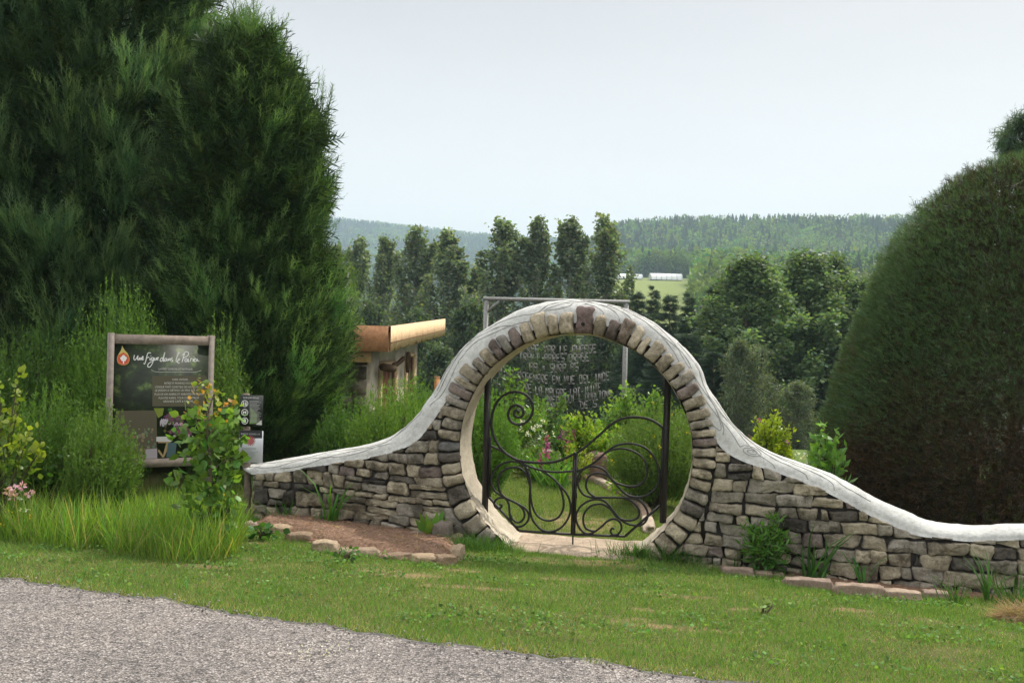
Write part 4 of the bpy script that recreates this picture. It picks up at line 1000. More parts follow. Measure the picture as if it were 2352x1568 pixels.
def spruce_mesh(seed, H=12.0, R_=2.2, n=6500, col=(.036, .066, .038)):
    global rng
    rng = np.random.default_rng(seed + 40)
    tr = thing('spruce_tree', 'spruce', 'tree', (0, 0, 0), 'dark spruces beyond the arch'); st = MB(); lb = LB()
    st.tube([(0, 0, 0), (0, 0, H * .97)], [.16, .02], 7, (.09, .07, .055))
    tiers = 36
    for k in range(tiers):
        f = k / tiers; z = H * (.05 + .94 * f); r_ = R_ * (1 - f) ** .9 + .12; nb = max(5, int(13 * (1 - f) + 5))
        for j in range(nb):
            a = 2 * math.pi * (j + rng.random() * .8) / nb; rr = r_ * rng.uniform(.6, 1.2); zj = z + rng.normal(0, .16); m_ = max(4, int(n / tiers / nb * 1.6 * (1.5 - f)))
            t = rng.uniform(.1, 1, m_); pos = np.c_[math.cos(a) * rr * t, math.sin(a) * rr * t, zj - .35 * rr * t + .22 * rr * t ** 2] + rng.normal(0, .05, (m_, 3))
            d = np.c_[np.full(m_, math.cos(a)), np.full(m_, math.sin(a)), np.full(m_, -.25)] + rng.normal(0, .35, (m_, 3))
            lb.add(*FROND_S, pos, d, rng.uniform(.5, .95, m_) * (.55 + .45 * (1 - f)), cvar(np.array(col) * rng.uniform(.8, 1.25), m_, .2))
    st.build('trunk', M['bark'], tr); lb.build('crown', M['cypress'], tr); return tr
sp = [spruce_mesh(1), spruce_mesh(2, col=(.034, .066, .034))]
for i, (px, py, Y, wd, lab) in enumerate([(1466, 660, 58, 46, 'dark spruce right behind the right post of the word frame'), (1503, 655, 60, 40, 'spruce tip against the pale field, second from the left'), (1540, 668, 58, 50, 'broad dark spruce right of the arch crown'),
        (1585, 672, 56, 46, 'dark spruce left of the tall thin one'), (1640, 645, 52, 48, 'tall thin black spruce with a long narrow tip'), (1490, 720, 52, 60, 'lower dark spruce above the right shoulder of the arch'), (1580, 760, 48, 70, 'dark spruce low behind the right shoulder of the arch'),
        (1985, 640, 58, 60, 'spruce half hidden behind the clipped hedge'), (1675, 760, 50, 60, 'dark spruce filling the gap below the larch'), (1450, 770, 55, 60, 'dark spruce behind the right wooden post'), (1860, 760, 54, 70, 'dark spruce low between the larches'), (1960, 760, 50, 70, 'dark spruce next to the hedge outline'),
        (1525, 800, 45, 70, 'dark spruce seen through the upper right of the gate'), (1640, 800, 46, 70, 'dark spruce above the rose bush')]):
    place(sp[i % 2], px, py, Y, 12, 1.45, lab, wd, i < 2)
LG = 'tall mixed trees at the right'
lp = tree('larch_tree', 'larch', (0, 0, 0), 12, 3.0, 31, 30000, .21, (.125, .185, .09), .7, .04, 80, LG, DIA, (.12, .10, .08), .36, 1)
place(lp, 1725, 596, 50, 12, 1.35, 'rounded grey green larch standing right of the thin black spruce', 78, True)
place(lp, 1852, 588, 52, 12, 1.35, 'tall broad larch with the highest tip near the hedge', 78)
place(lp, 1915, 596, 55, 12, 1.35, 'larch with twin tips just left of the hedge', 56)
place(lp, 1975, 650, 52, 12, 1.35, 'larch cut off by the hedge outline', 60)
wl = tree('willow_bush', 'willow', (0, 0, 0), 4.5, 1.7, 33, 11000, .17, (.10, .125, .08), 1.0, .04, 40, 'grey willows at the meadow edge', SLIM, (.14, .12, .1), .24, 3)
place(wl, 1700, 785, 42, 4.5, 1.0, 'silvery grey willow bush below the rounded larch', 46, True)
place(wl, 1735, 800, 43, 4.5, 1.0, 'paler willow bush behind the rose bush', 48)
place(wl, 1835, 880, 42, 4.5, 1.0, 'low dark willow bush at the far meadow edge', 44)
# pine behind the hedge
pt_ = tree('pine_tree', 'tip of a dark pine showing above the clipped hedge', gp(P(2345, 300, 20)[0], 20), P(2345, 262, 20)[2] - float(g(P(2345, 300, 20)[0], 20)), 1.9, 35, 7000, .26, (.06, .10, .065), .35, .35, 60, None, FROND_S, (.12, .08, .06), .10, 3, mid=.8)

# ------------------------------------------------------------------ far woods (one mass) and the tunnels
def far_woods():
    global rng
    rng = np.random.default_rng(77)
    V, Fq = [], []
    for k in range(5):
        z0, r_ = k / 5 * .92, (1 - k / 5) ** .85 * .24; n = 7
        for j in range(n):
            a0, a1 = 2 * math.pi * (j + k * .5) / n, 2 * math.pi * (j + 1 + k * .5) / n; q = len(V)
            V += [(r_ * math.cos(a0), r_ * math.sin(a0), z0), (r_ * math.cos(a1), r_ * math.sin(a1), z0), (r_ * .1, 0, z0 + .3)]; Fq.append([q, q + 1, q + 2])
    CON = (np.array(V) + np.c_[rng.normal(0, .015, (len(V), 2)), rng.normal(0, .01, len(V))], np.array(Fq))
    def rnd(n, s1, sz):
        rr = np.random.default_rng(s1); d = nrm(rr.normal(size=(n, 3))); pos = d * [.3, .3, .36] * rr.uniform(.75, 1.1, (n, 1)) + [0, 0, .55]
        W_ = inst(DIA[0], pos, nrm(d + rr.normal(0, .8, (n, 3))), sz * np.ones(n)); W_ = W_.reshape(-1, 3)
        return W_, (np.arange(n)[:, None, None] * 4 + DIA[1][None]).reshape(-1, 3)
    RND, RNM, RNL = rnd(230, 3, .10), rnd(56, 5, .15), rnd(24, 4, .22)
    lb = LB()
    def sow(n, p0, p1, r0, r1, hmin, hmax, mix, lod, keep=None):
        px = rng.uniform(p0, p1, n); r_ = np.sqrt(rng.uniform(r0 ** 2, r1 ** 2, n)); th = np.arctan((px - CX) / F); x, y = r_ * np.sin(th), r_ * np.cos(th)
        ok = ~((px > 1405) & (px < 1602) & (r_ > 220) & (r_ < 482)) & ~((px > 1150) & (px < 1415) & (r_ > 290) & (r_ < 470))
        x, y, px, r_ = x[ok], y[ok], px[ok], r_[ok]; n = len(x)
        pos = np.c_[x, y, g(x, y) - .3]
        pn = np.array([n3((a, b, 0), .012) for a, b in zip(x, y)])
        con = (rng.random(n) + pn * .9) < mix; h = rng.uniform(hmin, hmax, n)
        up = np.tile([0, 0, 1.], (n, 1)) + rng.normal(0, .02, (n, 3))
        c = cvar((.040, .070, .040), n, .25); c2 = cvar((.10, .165, .045), n, .28, .2)
        lb.add(*CON, pos[con], up[con], h[con] * 1.0, c[con])
        T = (RND, RNM, RNL)[lod]
        lb.add(*T, pos[~con], up[~con], h[~con], c2[~con])
    sow(5200, 1240, 2560, 480, 1040, 10, 17, .62, 1)
    sow(900, 1600, 2560, 180, 480, 9, 15, .35, 0)
    sow(90, 1460, 1605, 484, 540, 10, 15, .05, 0)
    sow(60, 1598, 1700, 300, 470, 10, 16, .05, 0)
    sow(700, 900, 1260, 240, 600, 9, 14, .3, 0)
    sow(11000, 560, 1460, 600, 2080, 11, 18, .7, 2)
    tag(lb.build('far_forest', M['far_leaf']), 'mixed forest covering the distant hills', None, None, 'stuff')
far_woods()
def tunnel(px0, px1, py, Y, label, h=3.0):
    a, b_ = P(px0, py, Y), P(px1, py, Y); gz_ = float(g((a[0] + b_[0]) / 2, Y)); z = max(gz_, a[2] - .5) if True else gz_
    tr = thing('polytunnel', label, 'greenhouse', ((a[0] + b_[0]) / 2, Y, gz_), 'white polytunnels on the far field')
    mb = MB(); n = 24; d = np.array([b_[0] - a[0], 0, 0]); pts = []
    for i in range(2):
        for k in range(9):
            q = math.pi * k / 8; pts.append(a * [1, 1, 0] + d * i + [0, 4 * math.cos(q), gz_ + h * math.sin(q)])
    mb.add(pts, [[k, k + 1, 9 + k + 1, 9 + k] for k in range(8)] + [list(range(9)), list(range(17, 8, -1))], (.75, .77, .77)); mb.build('cover', M['paint'], tr)
    for i in range(7):
        mb = MB(); mb.tube([a * [1, 1, 0] + d * (.02 + .96 * i / 6) + [0, 4.04 * math.cos(q), gz_ + (h + .03) * math.sin(q)] for q in np.linspace(0, math.pi, 9)], .10, 4, (.45, .48, .48)); mb.build('hoop', M['paint'], tr)
tunnel(1492, 1565, 636, 440, 'long white polytunnel at the top of the pale field')
tunnel(1400, 1474, 634, 446, 'white polytunnel partly hidden behind the last poplar', 2.4)

# ------------------------------------------------------------------ timber frame with hanging stick letters
WP = VPlane(P(1117, 800, 22)[:2], (1, -.06))
fr = thing('word_frame', 'grey timber goal frame hung with words made of sticks', 'art frame', gp(*WP.o))
GREY = (.30, .295, .285)
def fb(a, b_, w_=.08, nm='post'):
    mb = MB(); mb.tube([a, b_], w_ * .7, 4, GREY); mb.build(nm, M['oldwood'], fr)
pL, pR = WP.at(1117, 690), WP.at(1439, 697)
fb([pL[0], pL[1], gp(*pL[:2])[2]], pL); fb([pR[0], pR[1], gp(*pR[:2])[2]], pR)
fb(WP.at(1110, 686), WP.at(1447, 694), .066, 'beam'); fb(WP.at(1119, 716), WP.at(1147, 690), .05, 'brace')
G = {'A': '0010 0040 44 0 | 00 04 44 40 | 02 42', 'B': '00 04 44 42 02 | 42 40 00', 'C': '44 04 00 40', 'D': '00 04 34 41 40 00', 'E': '44 04 00 40 | 02 32', 'F': '00 04 44 | 02 32', 'G': '44 04 00 40 42 22', 'H': '00 04 | 40 44 | 02 42', 'I': '20 24',
     'L': '04 00 40', 'M': '00 04 22 44 40', 'N': '00 04 40 44', 'O': '00 04 44 40 00', 'P': '00 04 44 42 02', 'Q': '00 04 44 40 00 | 21 40', 'R': '00 04 44 42 02 40', 'S': '44 04 02 42 40 00', 'T': '04 44 | 24 20', 'U': '04 00 40 44', 'V': '04 20 44', 'W': '04 10 22 30 44', 'Y': '04 22 44 | 22 20', "'": '24 23', '-': '12 32', '*': '11 33 | 13 31', 'Z': '04 44 00 40'}
G['A'] = '00 04 44 40 | 02 42'
rows = [('RAF YAR LE PHEEGE', 1211, 1371, 809, 809, 18), ('TRAIT APRES ORAGE', 1193, 1355, 827, 828, 17), ('PA * SURP PS', 1217, 1330, 851, 851, 18), ('M SE REGENERE EN VUE DEL INDE', 1146, 1401, 862, 872, 18), ('RE LA MALGRE LAT-ILUIE', 1206, 1382, 898, 897, 18), ('OWEIL QUI L OUBLIONE', 1253, 1406, 926, 912, 17), ('ENCE    DE S', 1255, 1372, 940, 934, 16)]
STICK = (.25, .245, .23)
for wd_, x0, x1, yl, yr, hp in rows:
    mb = MB(); n = len(wd_); stp = (x1 - x0) / n
    sag = lambda x: (yl + (yr - yl) * (x - x0) / (x1 - x0)) + 14 * (1 - ((2 * (x - x0) / (x1 - x0)) - 1) ** 2) * (1 if n > 20 else .25)
    for i, ch in enumerate(wd_):
        if ch == ' ': continue
        cx_ = x0 + stp * i; bot = sag(cx_ + stp / 2)
        for run in G[ch].split('|'):
            k = [(int(a[0]) / 4, int(a[1]) / 4) for a in run.split()]
            for (ax_, ay_), (bx_, by_) in zip(k[:-1], k[1:]):
                jx = lambda: random.uniform(-.6, .6)
                mb.tube([WP.at(cx_ + ax_ * stp * .72 + jx(), bot - ay_ * hp + jx()), WP.at(cx_ + bx_ * stp * .72 + jx(), bot - by_ * hp + jx())], .0115, 4, np.array(STICK) * random.uniform(.7, 1.25))
    for q in (0, 1): mb.tube([WP.at(x, sag(x) - hp * q) for x in np.linspace(max(x0 - 30, 1122), min(x1 + 30, 1436), 14)], .0025, 3, (.12, .12, .11))
    mb.build('letter_row', M['oldwood'], fr)

# ------------------------------------------------------------------ stone hut with timber fascia
hut = thing('stone_hut', 'small stone garden hut with a flat roof and pale orange timber fascia', 'hut', gp(-3, 17))
hz = float(g(-2.2, 15)) - .3
def xw(y): return -2.07 + (y - 14.6) * .026
def zt(y): return P(890, 757, 14)[2] + (y - 14) * .038
WOOD = (.86, .58, .34)
mb = MB()
for y0, y1, zb in [(14.6, 15.42, hz), (17.1, 18.42, hz), (19.62, 20.3, hz), (15.42, 17.1, zt(15) - .58), (18.42, 19.62, zt(18.6) - .6)]:
    mb.hexa([(xw(y0), y0, zb), (xw(y0) - .3, y0, zb), (xw(y1) - .3, y1, zb), (xw(y1), y1, zb), (xw(y0), y0, zt(y0) - .2), (xw(y0) - .3, y0, zt(y0) - .2), (xw(y1) - .3, y1, zt(y1) - .2), (xw(y1), y1, zt(y1) - .2)], (.50, .45, .36))
mb.build('rendered_wall', M['reveal'], hut)
mb = MB(); mb.hexa([(xw(14.6) - .3, 14.62, hz), (-5, 14.62, hz), (-5, 20.3, hz), (xw(20) - .3, 20.3, hz), (xw(14.6) - .3, 14.62, zt(14.6) - .2), (-5, 14.62, zt(14.6) - .2), (-5, 20.3, zt(20.3) - .2), (xw(20) - .3, 20.3, zt(20.3) - .2)], (.09, .08, .07)); mb.build('back_wall', M['stone'], hut)
mb = MB(); z = hz
while z < zt(14) - .45:
    h = random.uniform(.12, .24); x = xw(14.6) - .02 - random.uniform(.0, .02)
    while x > -4.6:
        l = random.uniform(.16, .42); c = pal() * random.choice([.7, 1.1, 1.3])
        mb.box((x - l / 2, 14.60, z + h / 2), (l - .03, .12, h - .03), c); x -= l
    z += h
mb.build('stone_side', M['stone'], hut)
mb = MB(); mb.hexa([(-1.72, 13.95, zt(14) - .03), (-5.2, 13.95, zt(14) - .03), (-5.2, 21.2, zt(14) + .07), (-1.45, 21.2, zt(14) + .07), (-1.72, 13.95, zt(14) + .025), (-5.2, 13.95, zt(14) + .025), (-5.2, 21.2, zt(14) + .125), (-1.45, 21.2, zt(14) + .125)], (.03, .03, .032))
roof = mb.build('roof', M['oldwood'], hut)
def fas(y0, y1, x0, x1):
    """long fascia of two boards with a ragged lower edge"""
    n = 110; F1, B1 = [], []; mb = MB()
    Vt, Vb, Vt2, Vb2 = [], [], [], []
    for i in range(n + 1):
        y = y0 + (y1 - y0) * i / n; x = x0 + (x1 - x0) * i / n; zz = zt(y) + .05
        rg = .07 * max(0, n3((y * 4.1, 0, 2))) + .07 * abs(n3((y * 11, 4, 0))) + (.05 * random.random() if i % 2 else 0)
        Vt.append((x, y, zz)); Vb.append((x, y, zz - .36 + rg)); Vt2.append((x - .03, y, zz)); Vb2.append((x - .03, y, zz - .36 + rg))
    N = n + 1; V = Vt + Vb + Vt2 + Vb2; Fq = []
    for i in range(n): Fq += [[i, N + i, N + i + 1, i + 1], [2 * N + i, 2 * N + i + 1, 3 * N + i + 1, 3 * N + i], [i, i + 1, 2 * N + i + 1, 2 * N + i], [N + i, 3 * N + i, 3 * N + i + 1, N + i + 1]]
    mb.add(V, Fq, WOOD); o = mb.build('fascia', M['oldwood'], hut)
    mb = MB(); mb.hexa([(x0 + .002, y0, zt(y0) - .185), (x0 + .008, y0, zt(y0) - .185), (x1 + .008, y1, zt(y1) - .185), (x1 + .002, y1, zt(y1) - .185), (x0 + .002, y0, zt(y0) - .175), (x0 + .008, y0, zt(y0) - .175), (x1 + .008, y1, zt(y1) - .175), (x1 + .002, y1, zt(y1) - .175)], (.25, .13, .07)); mb.build('board_joint', M['oldwood'], o)
fas(13.95, 21.2, -1.70, -1.43)
mb = MB(); mb.hexa([(-1.735, 13.92, zt(14) - .31), (-5.2, 13.92, zt(14) - .31), (-5.2, 13.95, zt(14) - .31), (-1.735, 13.95, zt(14) - .31), (-1.735, 13.92, zt(14) + .05), (-5.2, 13.92, zt(14) + .05), (-5.2, 13.95, zt(14) + .05), (-1.735, 13.95, zt(14) + .05)], (.40, .2, .10)); o = mb.build('fascia', M['oldwood'], hut)  # same timber as the sunlit side fascia, its shade put into a darker colour
mb = MB(); mb.box((-3.4, 14.5, zt(14) - .4), (2.7, .09, .16), WOOD); mb.build('beam', M['oldwood'], hut)
for y0, y1, c in [(15.42, 17.1, (.22, .085, .045)), (18.42, 19.62, (.24, .095, .05))]:
    top_ = zt(15) - .58 if y0 < 16 else zt(18.6) - .6
    mb = MB(); nb = 6
    for k in range(nb):
        ya, yb = y0 + (y1 - y0) * k / nb + .006, y0 + (y1 - y0) * (k + 1) / nb - .006
        mb.hexa([(xw(ya) - .08, ya, hz), (xw(ya) - .13, ya, hz), (xw(yb) - .13, yb, hz), (xw(yb) - .08, yb, hz), (xw(ya) - .08, ya, top_), (xw(ya) - .13, ya, top_), (xw(yb) - .13, yb, top_), (xw(yb) - .08, yb, top_)], np.array(c) * random.uniform(.85, 1.15))
    d_ = mb.build('door', M['oldwood'], hut)
    mb = MB()
    for a, b_ in [((y0, hz), (y0, top_)), ((y0, top_), (y1, top_)), ((y1, top_), (y1, hz))]: mb.tube([(xw(a[0]) + .01, a[0], a[1]), (xw(b_[0]) + .01, b_[0], b_[1])], .055, 4, (.50, .36, .2))
    mb.build('frame', M['oldwood'], d_)
    if y0 < 16:
        mb = MB(); zz = P(890, 836, 16)[2]; mb.tube(spline([(xw(15) + .12, 15.0, zz - .02), (xw(15.6) + .22, 15.4, zz - .05), (xw(16) + .16, 15.9, zz - .01), (xw(16.8) + .12, 16.6, zz + .0), (xw(17) + .16, 17.1, zz + .08)], 5), [.06] * 6 + [.04] * 15, 7, (.10, .065, .04)); mb.build('driftwood_handle', M['bark'], d_)
    else:
        zz = P(944, 832, 18)[2]
        mb = MB(); mb.tube([(xw(18) + .12, 17.95 + .16 * math.cos(q), zz + .16 * math.sin(q)) for q in np.linspace(0, 6.283, 20)], .035, 6, (.12, .08, .055)); mb.build('wooden_ring', M['bark'], hut)
mb = MB(); mb.tube([WP.at(1003, 866, -5), P(1003, 940, 17)], .055, 4, (.52, .25, .09)); q = P(1003, 940, 17)
mb = MB(); bq = gp(P(1003, 900, 16.5)[0], 16.5); tq = P(1003, 866, 16.5); mb.box((bq[0], bq[1], (bq[2] + tq[2]) / 2), (.085, .085, tq[2] - bq[2]), (.50, .25, .10)); mb.box((bq[0], bq[1], tq[2] + .006), (.095, .095, .012), (.55, .33, .16))
tag(mb.build('wooden_post', M['oldwood'], None, bq), 'orange wooden post standing behind the left shoulder of the arch', 'post')

# ------------------------------------------------------------------ printing helpers
def txt(body, plane, u, z, h, off, name, mat, parent, col, width=None, shear=0.0, align='CENTER'):
    cu_ = bpy.data.curves.new('lettering', 'FONT'); cu_.body = body; cu_.size = 1.0; cu_.align_x = align; cu_.shear = shear; cu_.resolution_u = 2
    to = bpy.data.objects.new('lettering', cu_); C.objects.link(to)
    me = bpy.data.meshes.new_from_object(to.evaluated_get(bpy.context.evaluated_depsgraph_get()))
    v = np.array([q.co[:] for q in me.vertices]); fs = [list(p.vertices) for p in me.polygons]
    bpy.data.objects.remove(to); bpy.data.curves.remove(cu_); bpy.data.meshes.remove(me)
    sx_ = h if width is None else width / max(v[:, 0].max() - v[:, 0].min(), 1e-3)
    c0 = (v[:, 0].max() + v[:, 0].min()) / 2 if align == 'CENTER' else v[:, 0].min()
    return mesh_np(name, [plane.pt(u + (a - c0) * sx_, z + b_ * h, off) for a, b_, _ in v], fs, mat, parent, col)
class Flat:
    """printed shapes on a plane, given as pixel outlines"""
    def __init__(s, plane, off, conv): s.p, s.off, s.cv, s.mb, s.k = plane, off, conv, MB(), 0
    def poly(s, pts, col):
        s.k += 1; V = [s.p.at(*s.cv(*q), s.off - s.k * 4e-5) for q in pts]; s.mb.add(V, [list(range(len(V)))[::-1]], col)
    def disc(s, x, y, r, col, n=12, ry=None): s.poly([(x + r * math.cos(a), y + (ry or r) * math.sin(a)) for a in np.linspace(0, 6.283, n + 1)[:-1]], col)
    def stroke(s, pts, w_, col):
        p = spline(pts, 5); tg = nrm(np.gradient(p, axis=0)); nn = np.c_[-tg[:, 1], tg[:, 0]] * w_ / 2; s.k += 1
        V = [s.p.at(*s.cv(*q), s.off - s.k * 4e-5) for q in np.vstack([p + nn, p - nn])]; n = len(p)
        s.mb.add(V, [[i, i + 1, n + i + 1, n + i] for i in range(n - 1)], col)
    def build(s, name, mat, parent): return s.mb.build(name, mat, parent)

# information board
BP = VPlane(P(255, 900, 9.3)[:2], (math.cos(R(30)), math.sin(R(30))))
cv = lambda X, Y: (229.7 + .2051 * X, 762.6 + .2051 * Y)
brd = thing('information_board', 'large framed information board with printed garden poster between two posts', 'sign', gp(*BP.pt(.5, 0)[:2]))
def bbar(u0, u1, z0, z1, o0, o1, nm, c=(.235, .20, .17)):
    mb = MB(); mb.hexa([BP.pt(u0, z0, o0), BP.pt(u1, z0, o0), BP.pt(u1, z0, o1), BP.pt(u0, z0, o1), BP.pt(u0, z1, o0), BP.pt(u1, z1, o0), BP.pt(u1, z1, o1), BP.pt(u0, z1, o1)], c); return mb.build(nm, M['oldwood'], brd)
uv = lambda X, Y: BP.uv(*cv(X, Y))
ul0, ul1 = uv(103, 60)[0], uv(163, 60)[0]; ur0, ur1 = uv(1228, 60)[0], uv(1285, 60)[0]
ztl, ztr = uv(130, 8)[1], uv(1255, 45)[1]; zb0, zb1 = uv(160, 1530)[1], uv(160, 1435)[1]
gl, gr = float(g(*BP.pt(ul0, 0)[:2])), float(g(*BP.pt(ur0, 0)[:2]))
bbar(ul0, ul1, gl - .05, ztl, 0, .11, 'post'); bbar(ur0, ur1, gr - .05, ztl, 0, .11, 'post')
zt0, zt1 = uv(180, 130)[1], uv(180, 22)[1]
bbar(ul1 + .001, ur0 - .001, zt0, zt1, .006, .09, 'rail', (.28, .225, .185)); bbar(ul1 + .001, ur0 - .001, zb0, zb1, .006, .09, 'rail', (.27, .22, .18))
m_, t, b, o = newmat('poster_print')
c = ramp(t, noise(t, 9, 5, 0.65), [(0.40, (.012, .018, .010)), (0.56, (.022, .035, .014)), (0.66, (.07, .11, .03)), (0.74, (.16, .2, .06))])
L(t, c, b.inputs['Base Color']); b.inputs['Roughness'].default_value = .5; b.inputs['Specular IOR Level'].default_value = .35
mb = MB(); mb.hexa([BP.pt(ul1, zb1, .03), BP.pt(ur0, zb1, .03), BP.pt(ur0, zb1, .045), BP.pt(ul1, zb1, .045), BP.pt(ul1, zt0, .03), BP.pt(ur0, zt0, .03), BP.pt(ur0, zt0, .045), BP.pt(ul1, zt0, .045)])
panel = mb.build('poster', m_, brd)
fl = Flat(BP, .0295, cv)
rr = random.Random(5)
fl.poly([(585, 490), (1195, 485), (1195, 830), (585, 830)], (.10, .09, .055))
fl.poly([(175, 880), (635, 875), (635, 1420), (175, 1425)], (.10, .085, .055))
for k in range(70): fl.disc(rr.uniform(190, 620), rr.uniform(1080, 1400), rr.uniform(6, 22), (.2 * rr.uniform(.5, 1.6), .17 * rr.uniform(.5, 1.5), .12), 7)
fl.poly([(510, 1310), (640, 1300), (640, 1410), (510, 1415)], (.38, .33, .36))
fl.poly([(630, 1170), (830, 1165), (800, 1225), (630, 1225)], (.55, .53, .52)); fl.poly([(650, 1225), (790, 1225), (720, 1395), (700, 1395), (740, 1240), (650, 1240)], (.33, .24, .12))
fl.poly([(660, 1310), (720, 1395), (700, 1405), (645, 1330)], (.34, .25, .12)); fl.poly([(760, 1240), (860, 1230), (840, 1400), (740, 1400)], (.06, .11, .12))
fl.poly([(600, 850), (715, 850), (700, 930), (650, 960)], (.19, .24, .03))
for cx_, cy_, rw in [(810, 960, 125), (900, 1090, 125)]:
    for k in range(240):
        a = rr.uniform(math.pi * .98, 2.05 * math.pi); q = rr.uniform(0, 1) ** .6; fl.disc(cx_ + rw * q * math.cos(a), cy_ + 45 + 95 * q * math.sin(a), rr.uniform(5, 11), (.17 * rr.uniform(.6, 1.6), .075 * rr.uniform(.6, 1.5), .11 * rr.uniform(.6, 1.6)), 6)
    for k in range(9): fl.disc(cx_ + rr.uniform(-110, 110), cy_ + rr.uniform(40, 90), rr.uniform(14, 26), (.45 * rr.uniform(.7, 1.2), .30, .36), 8)
for k in range(4): fl.poly([(670 + 20 * k, 1000 + 5 * k), (690 + 20 * k, 965), (705 + 20 * k, 985), (672 + 20 * k, 1060)], (.45, .40, .44))
for k in range(60): fl.disc(rr.uniform(720, 1180), rr.uniform(840, 1130) + (0 if rr.random() < .5 else 20), rr.uniform(5, 20), (.05 * rr.uniform(.4, 2), .085 * rr.uniform(.4, 2), .02), 7)
fl.build('printed_picture', M['paint'], panel)
lg = Flat(BP, .0255, cv)
lg.poly(spline([(247, 150), (275, 200), (310, 240), (330, 300), (315, 350), (262, 370), (205, 350), (190, 300), (205, 250), (235, 200), (247, 150)], 5)[:-1], (.60, .50, .14))
lg.poly(spline([(205, 255), (195, 300), (207, 348), (262, 366), (312, 348), (326, 300), (312, 262), (262, 225)], 5), (.66, .12, .05)); lg.disc(262, 300, 44, (.52, .045, .03), 16)
for x, y, r_ in [(262, 275, 20), (243, 292, 18), (282, 290, 18), (250, 310, 15), (275, 310, 16)]: lg.disc(x, y, r_, (.85, .83, .8))
lg.poly([(256, 310), (268, 310), (270, 352), (256, 352)], (.85, .83, .8)); lg.build('emblem', M['paint'], panel)
hw_ = Flat(BP, .0275, cv)
for st_ in [[(385, 255), (378, 295), (392, 312), (412, 285), (425, 262), (420, 300), (430, 312), (440, 285), (447, 312), (458, 285), (464, 308), (474, 298), (484, 278), (476, 272), (468, 295), (478, 310), (490, 300)], [(570, 235), (545, 230), (530, 250), (515, 310), (500, 355), (488, 345)], [(515, 290), (550, 278)],
        [(562, 285), (558, 312), (570, 310)], [(568, 262), (570, 268)], [(600, 285), (580, 285), (575, 308), (590, 310), (602, 285), (590, 340), (560, 388), (535, 385), (545, 350), (610, 312)], [(612, 285), (608, 310), (622, 310), (630, 285), (630, 312)], [(640, 300), (655, 288), (645, 283), (638, 305), (652, 312)],
        [(705, 288), (685, 290), (672, 320), (690, 325), (705, 295), (725, 225), (708, 320), (720, 322)], [(748, 295), (730, 295), (722, 318), (735, 322), (748, 300), (748, 322)], [(758, 322), (765, 295), (770, 318), (785, 292), (788, 322)], [(812, 285), (798, 300), (815, 320), (800, 330)],
        [(895, 235), (880, 230), (855, 300), (852, 330), (875, 325)], [(875, 320), (893, 305), (880, 300), (868, 325), (875, 345), (890, 342)], [(945, 240), (918, 335)], [(920, 260), (960, 220), (990, 230), (985, 260), (935, 290)],
        [(965, 295), (950, 310), (955, 330), (972, 325), (975, 300), (965, 295)], [(992, 295), (985, 330), (1000, 325)], [(998, 270), (1000, 276)], [(1010, 330), (1018, 295), (1035, 300)], [(1045, 298), (1040, 330)], [(1050, 272), (1052, 278)], [(1052, 315), (1070, 300), (1058, 295), (1050, 325), (1070, 328)], [(1080, 330), (1085, 300), (1095, 320), (1110, 325)]]:
    hw_.stroke(st_, 9, (.85, .85, .83))
hw_.stroke([(575, 425), (640, 445), (860, 446), (1060, 446), (1135, 428)], 4, (.6, .6, .56)); hw_.build('handwriting', M['paint'], panel)
for body, X, Y, wX in [('LA FORÊT COMESTIBLE ET ARTISTIQUE', 853, 425, 380), ('CHERS VISITEURS,', 905, 542, 180), ('ENTREZ ET PROMENEZ-VOUS DANS', 905, 583, 355), ("L'UNIQUE FORÊT COMESTIBLE DES HAUTES VOSGES", 895, 625, 540), ('LE JARDIN A OBTENU UN PRIX SUR 1,5 HA', 895, 663, 540), ('PLUS DE 600 ARBRES ET ARBUSTES FRUITIERS', 890, 706, 540), ('PLANTES RARES, TOUR COMESTIBLES', 890, 748, 450), ('GRANDE CAFÉ & SALON', 880, 786, 330)]:
    u_, z_ = uv(X, Y); hgt = (uv(X, Y - 30)[1] - z_) * 1.05; wdt = uv(X + wX / 2, Y)[0] - uv(X - wX / 2, Y)[0]
    txt(body, BP, u_, z_, hgt, .0272, 'lettering', M['paint'], panel, (.62, .61, .56), wdt)

# small rule sign on a rough post
SPp = VPlane(P(577, 980, 9.95)[:2], (1, -.05))
sg = thing('rules_sign', 'narrow sign of two stacked panels on a rough wooden post by the wall end', 'sign', gp(P(577, 980, 9.95)[0], 9.95))
cv2 = lambda X, Y: ((200 + X / 2.904) * .91875, (780 + Y / 2.904) * .91875)
def spanel(x0, x1, y0, y1, c, nm):
    (ua, za), (ub, zb) = SPp.uv(*cv2(x0, y0)), SPp.uv(*cv2(x1, y1)); mb = MB()
    mb.hexa([SPp.pt(ua, zb, 0), SPp.pt(ub, zb, 0), SPp.pt(ub, zb, .012), SPp.pt(ua, zb, .012), SPp.pt(ua, za, 0), SPp.pt(ub, za, 0), SPp.pt(ub, za, .012), SPp.pt(ua, za, .012)], c); return mb.build(nm, M['paint'], sg)
p1 = spanel(1163, 1322, 600, 832, (.022, .026, .022), 'panel'); p2 = spanel(1157, 1322, 858, 1096, (.55, .57, .6), 'panel')
p1['label'] = 'dark upper panel with three round pictograms'; p2['label'] = 'pale lower panel with a red virus picture'
f1 = Flat(SPp, -.001, cv2)
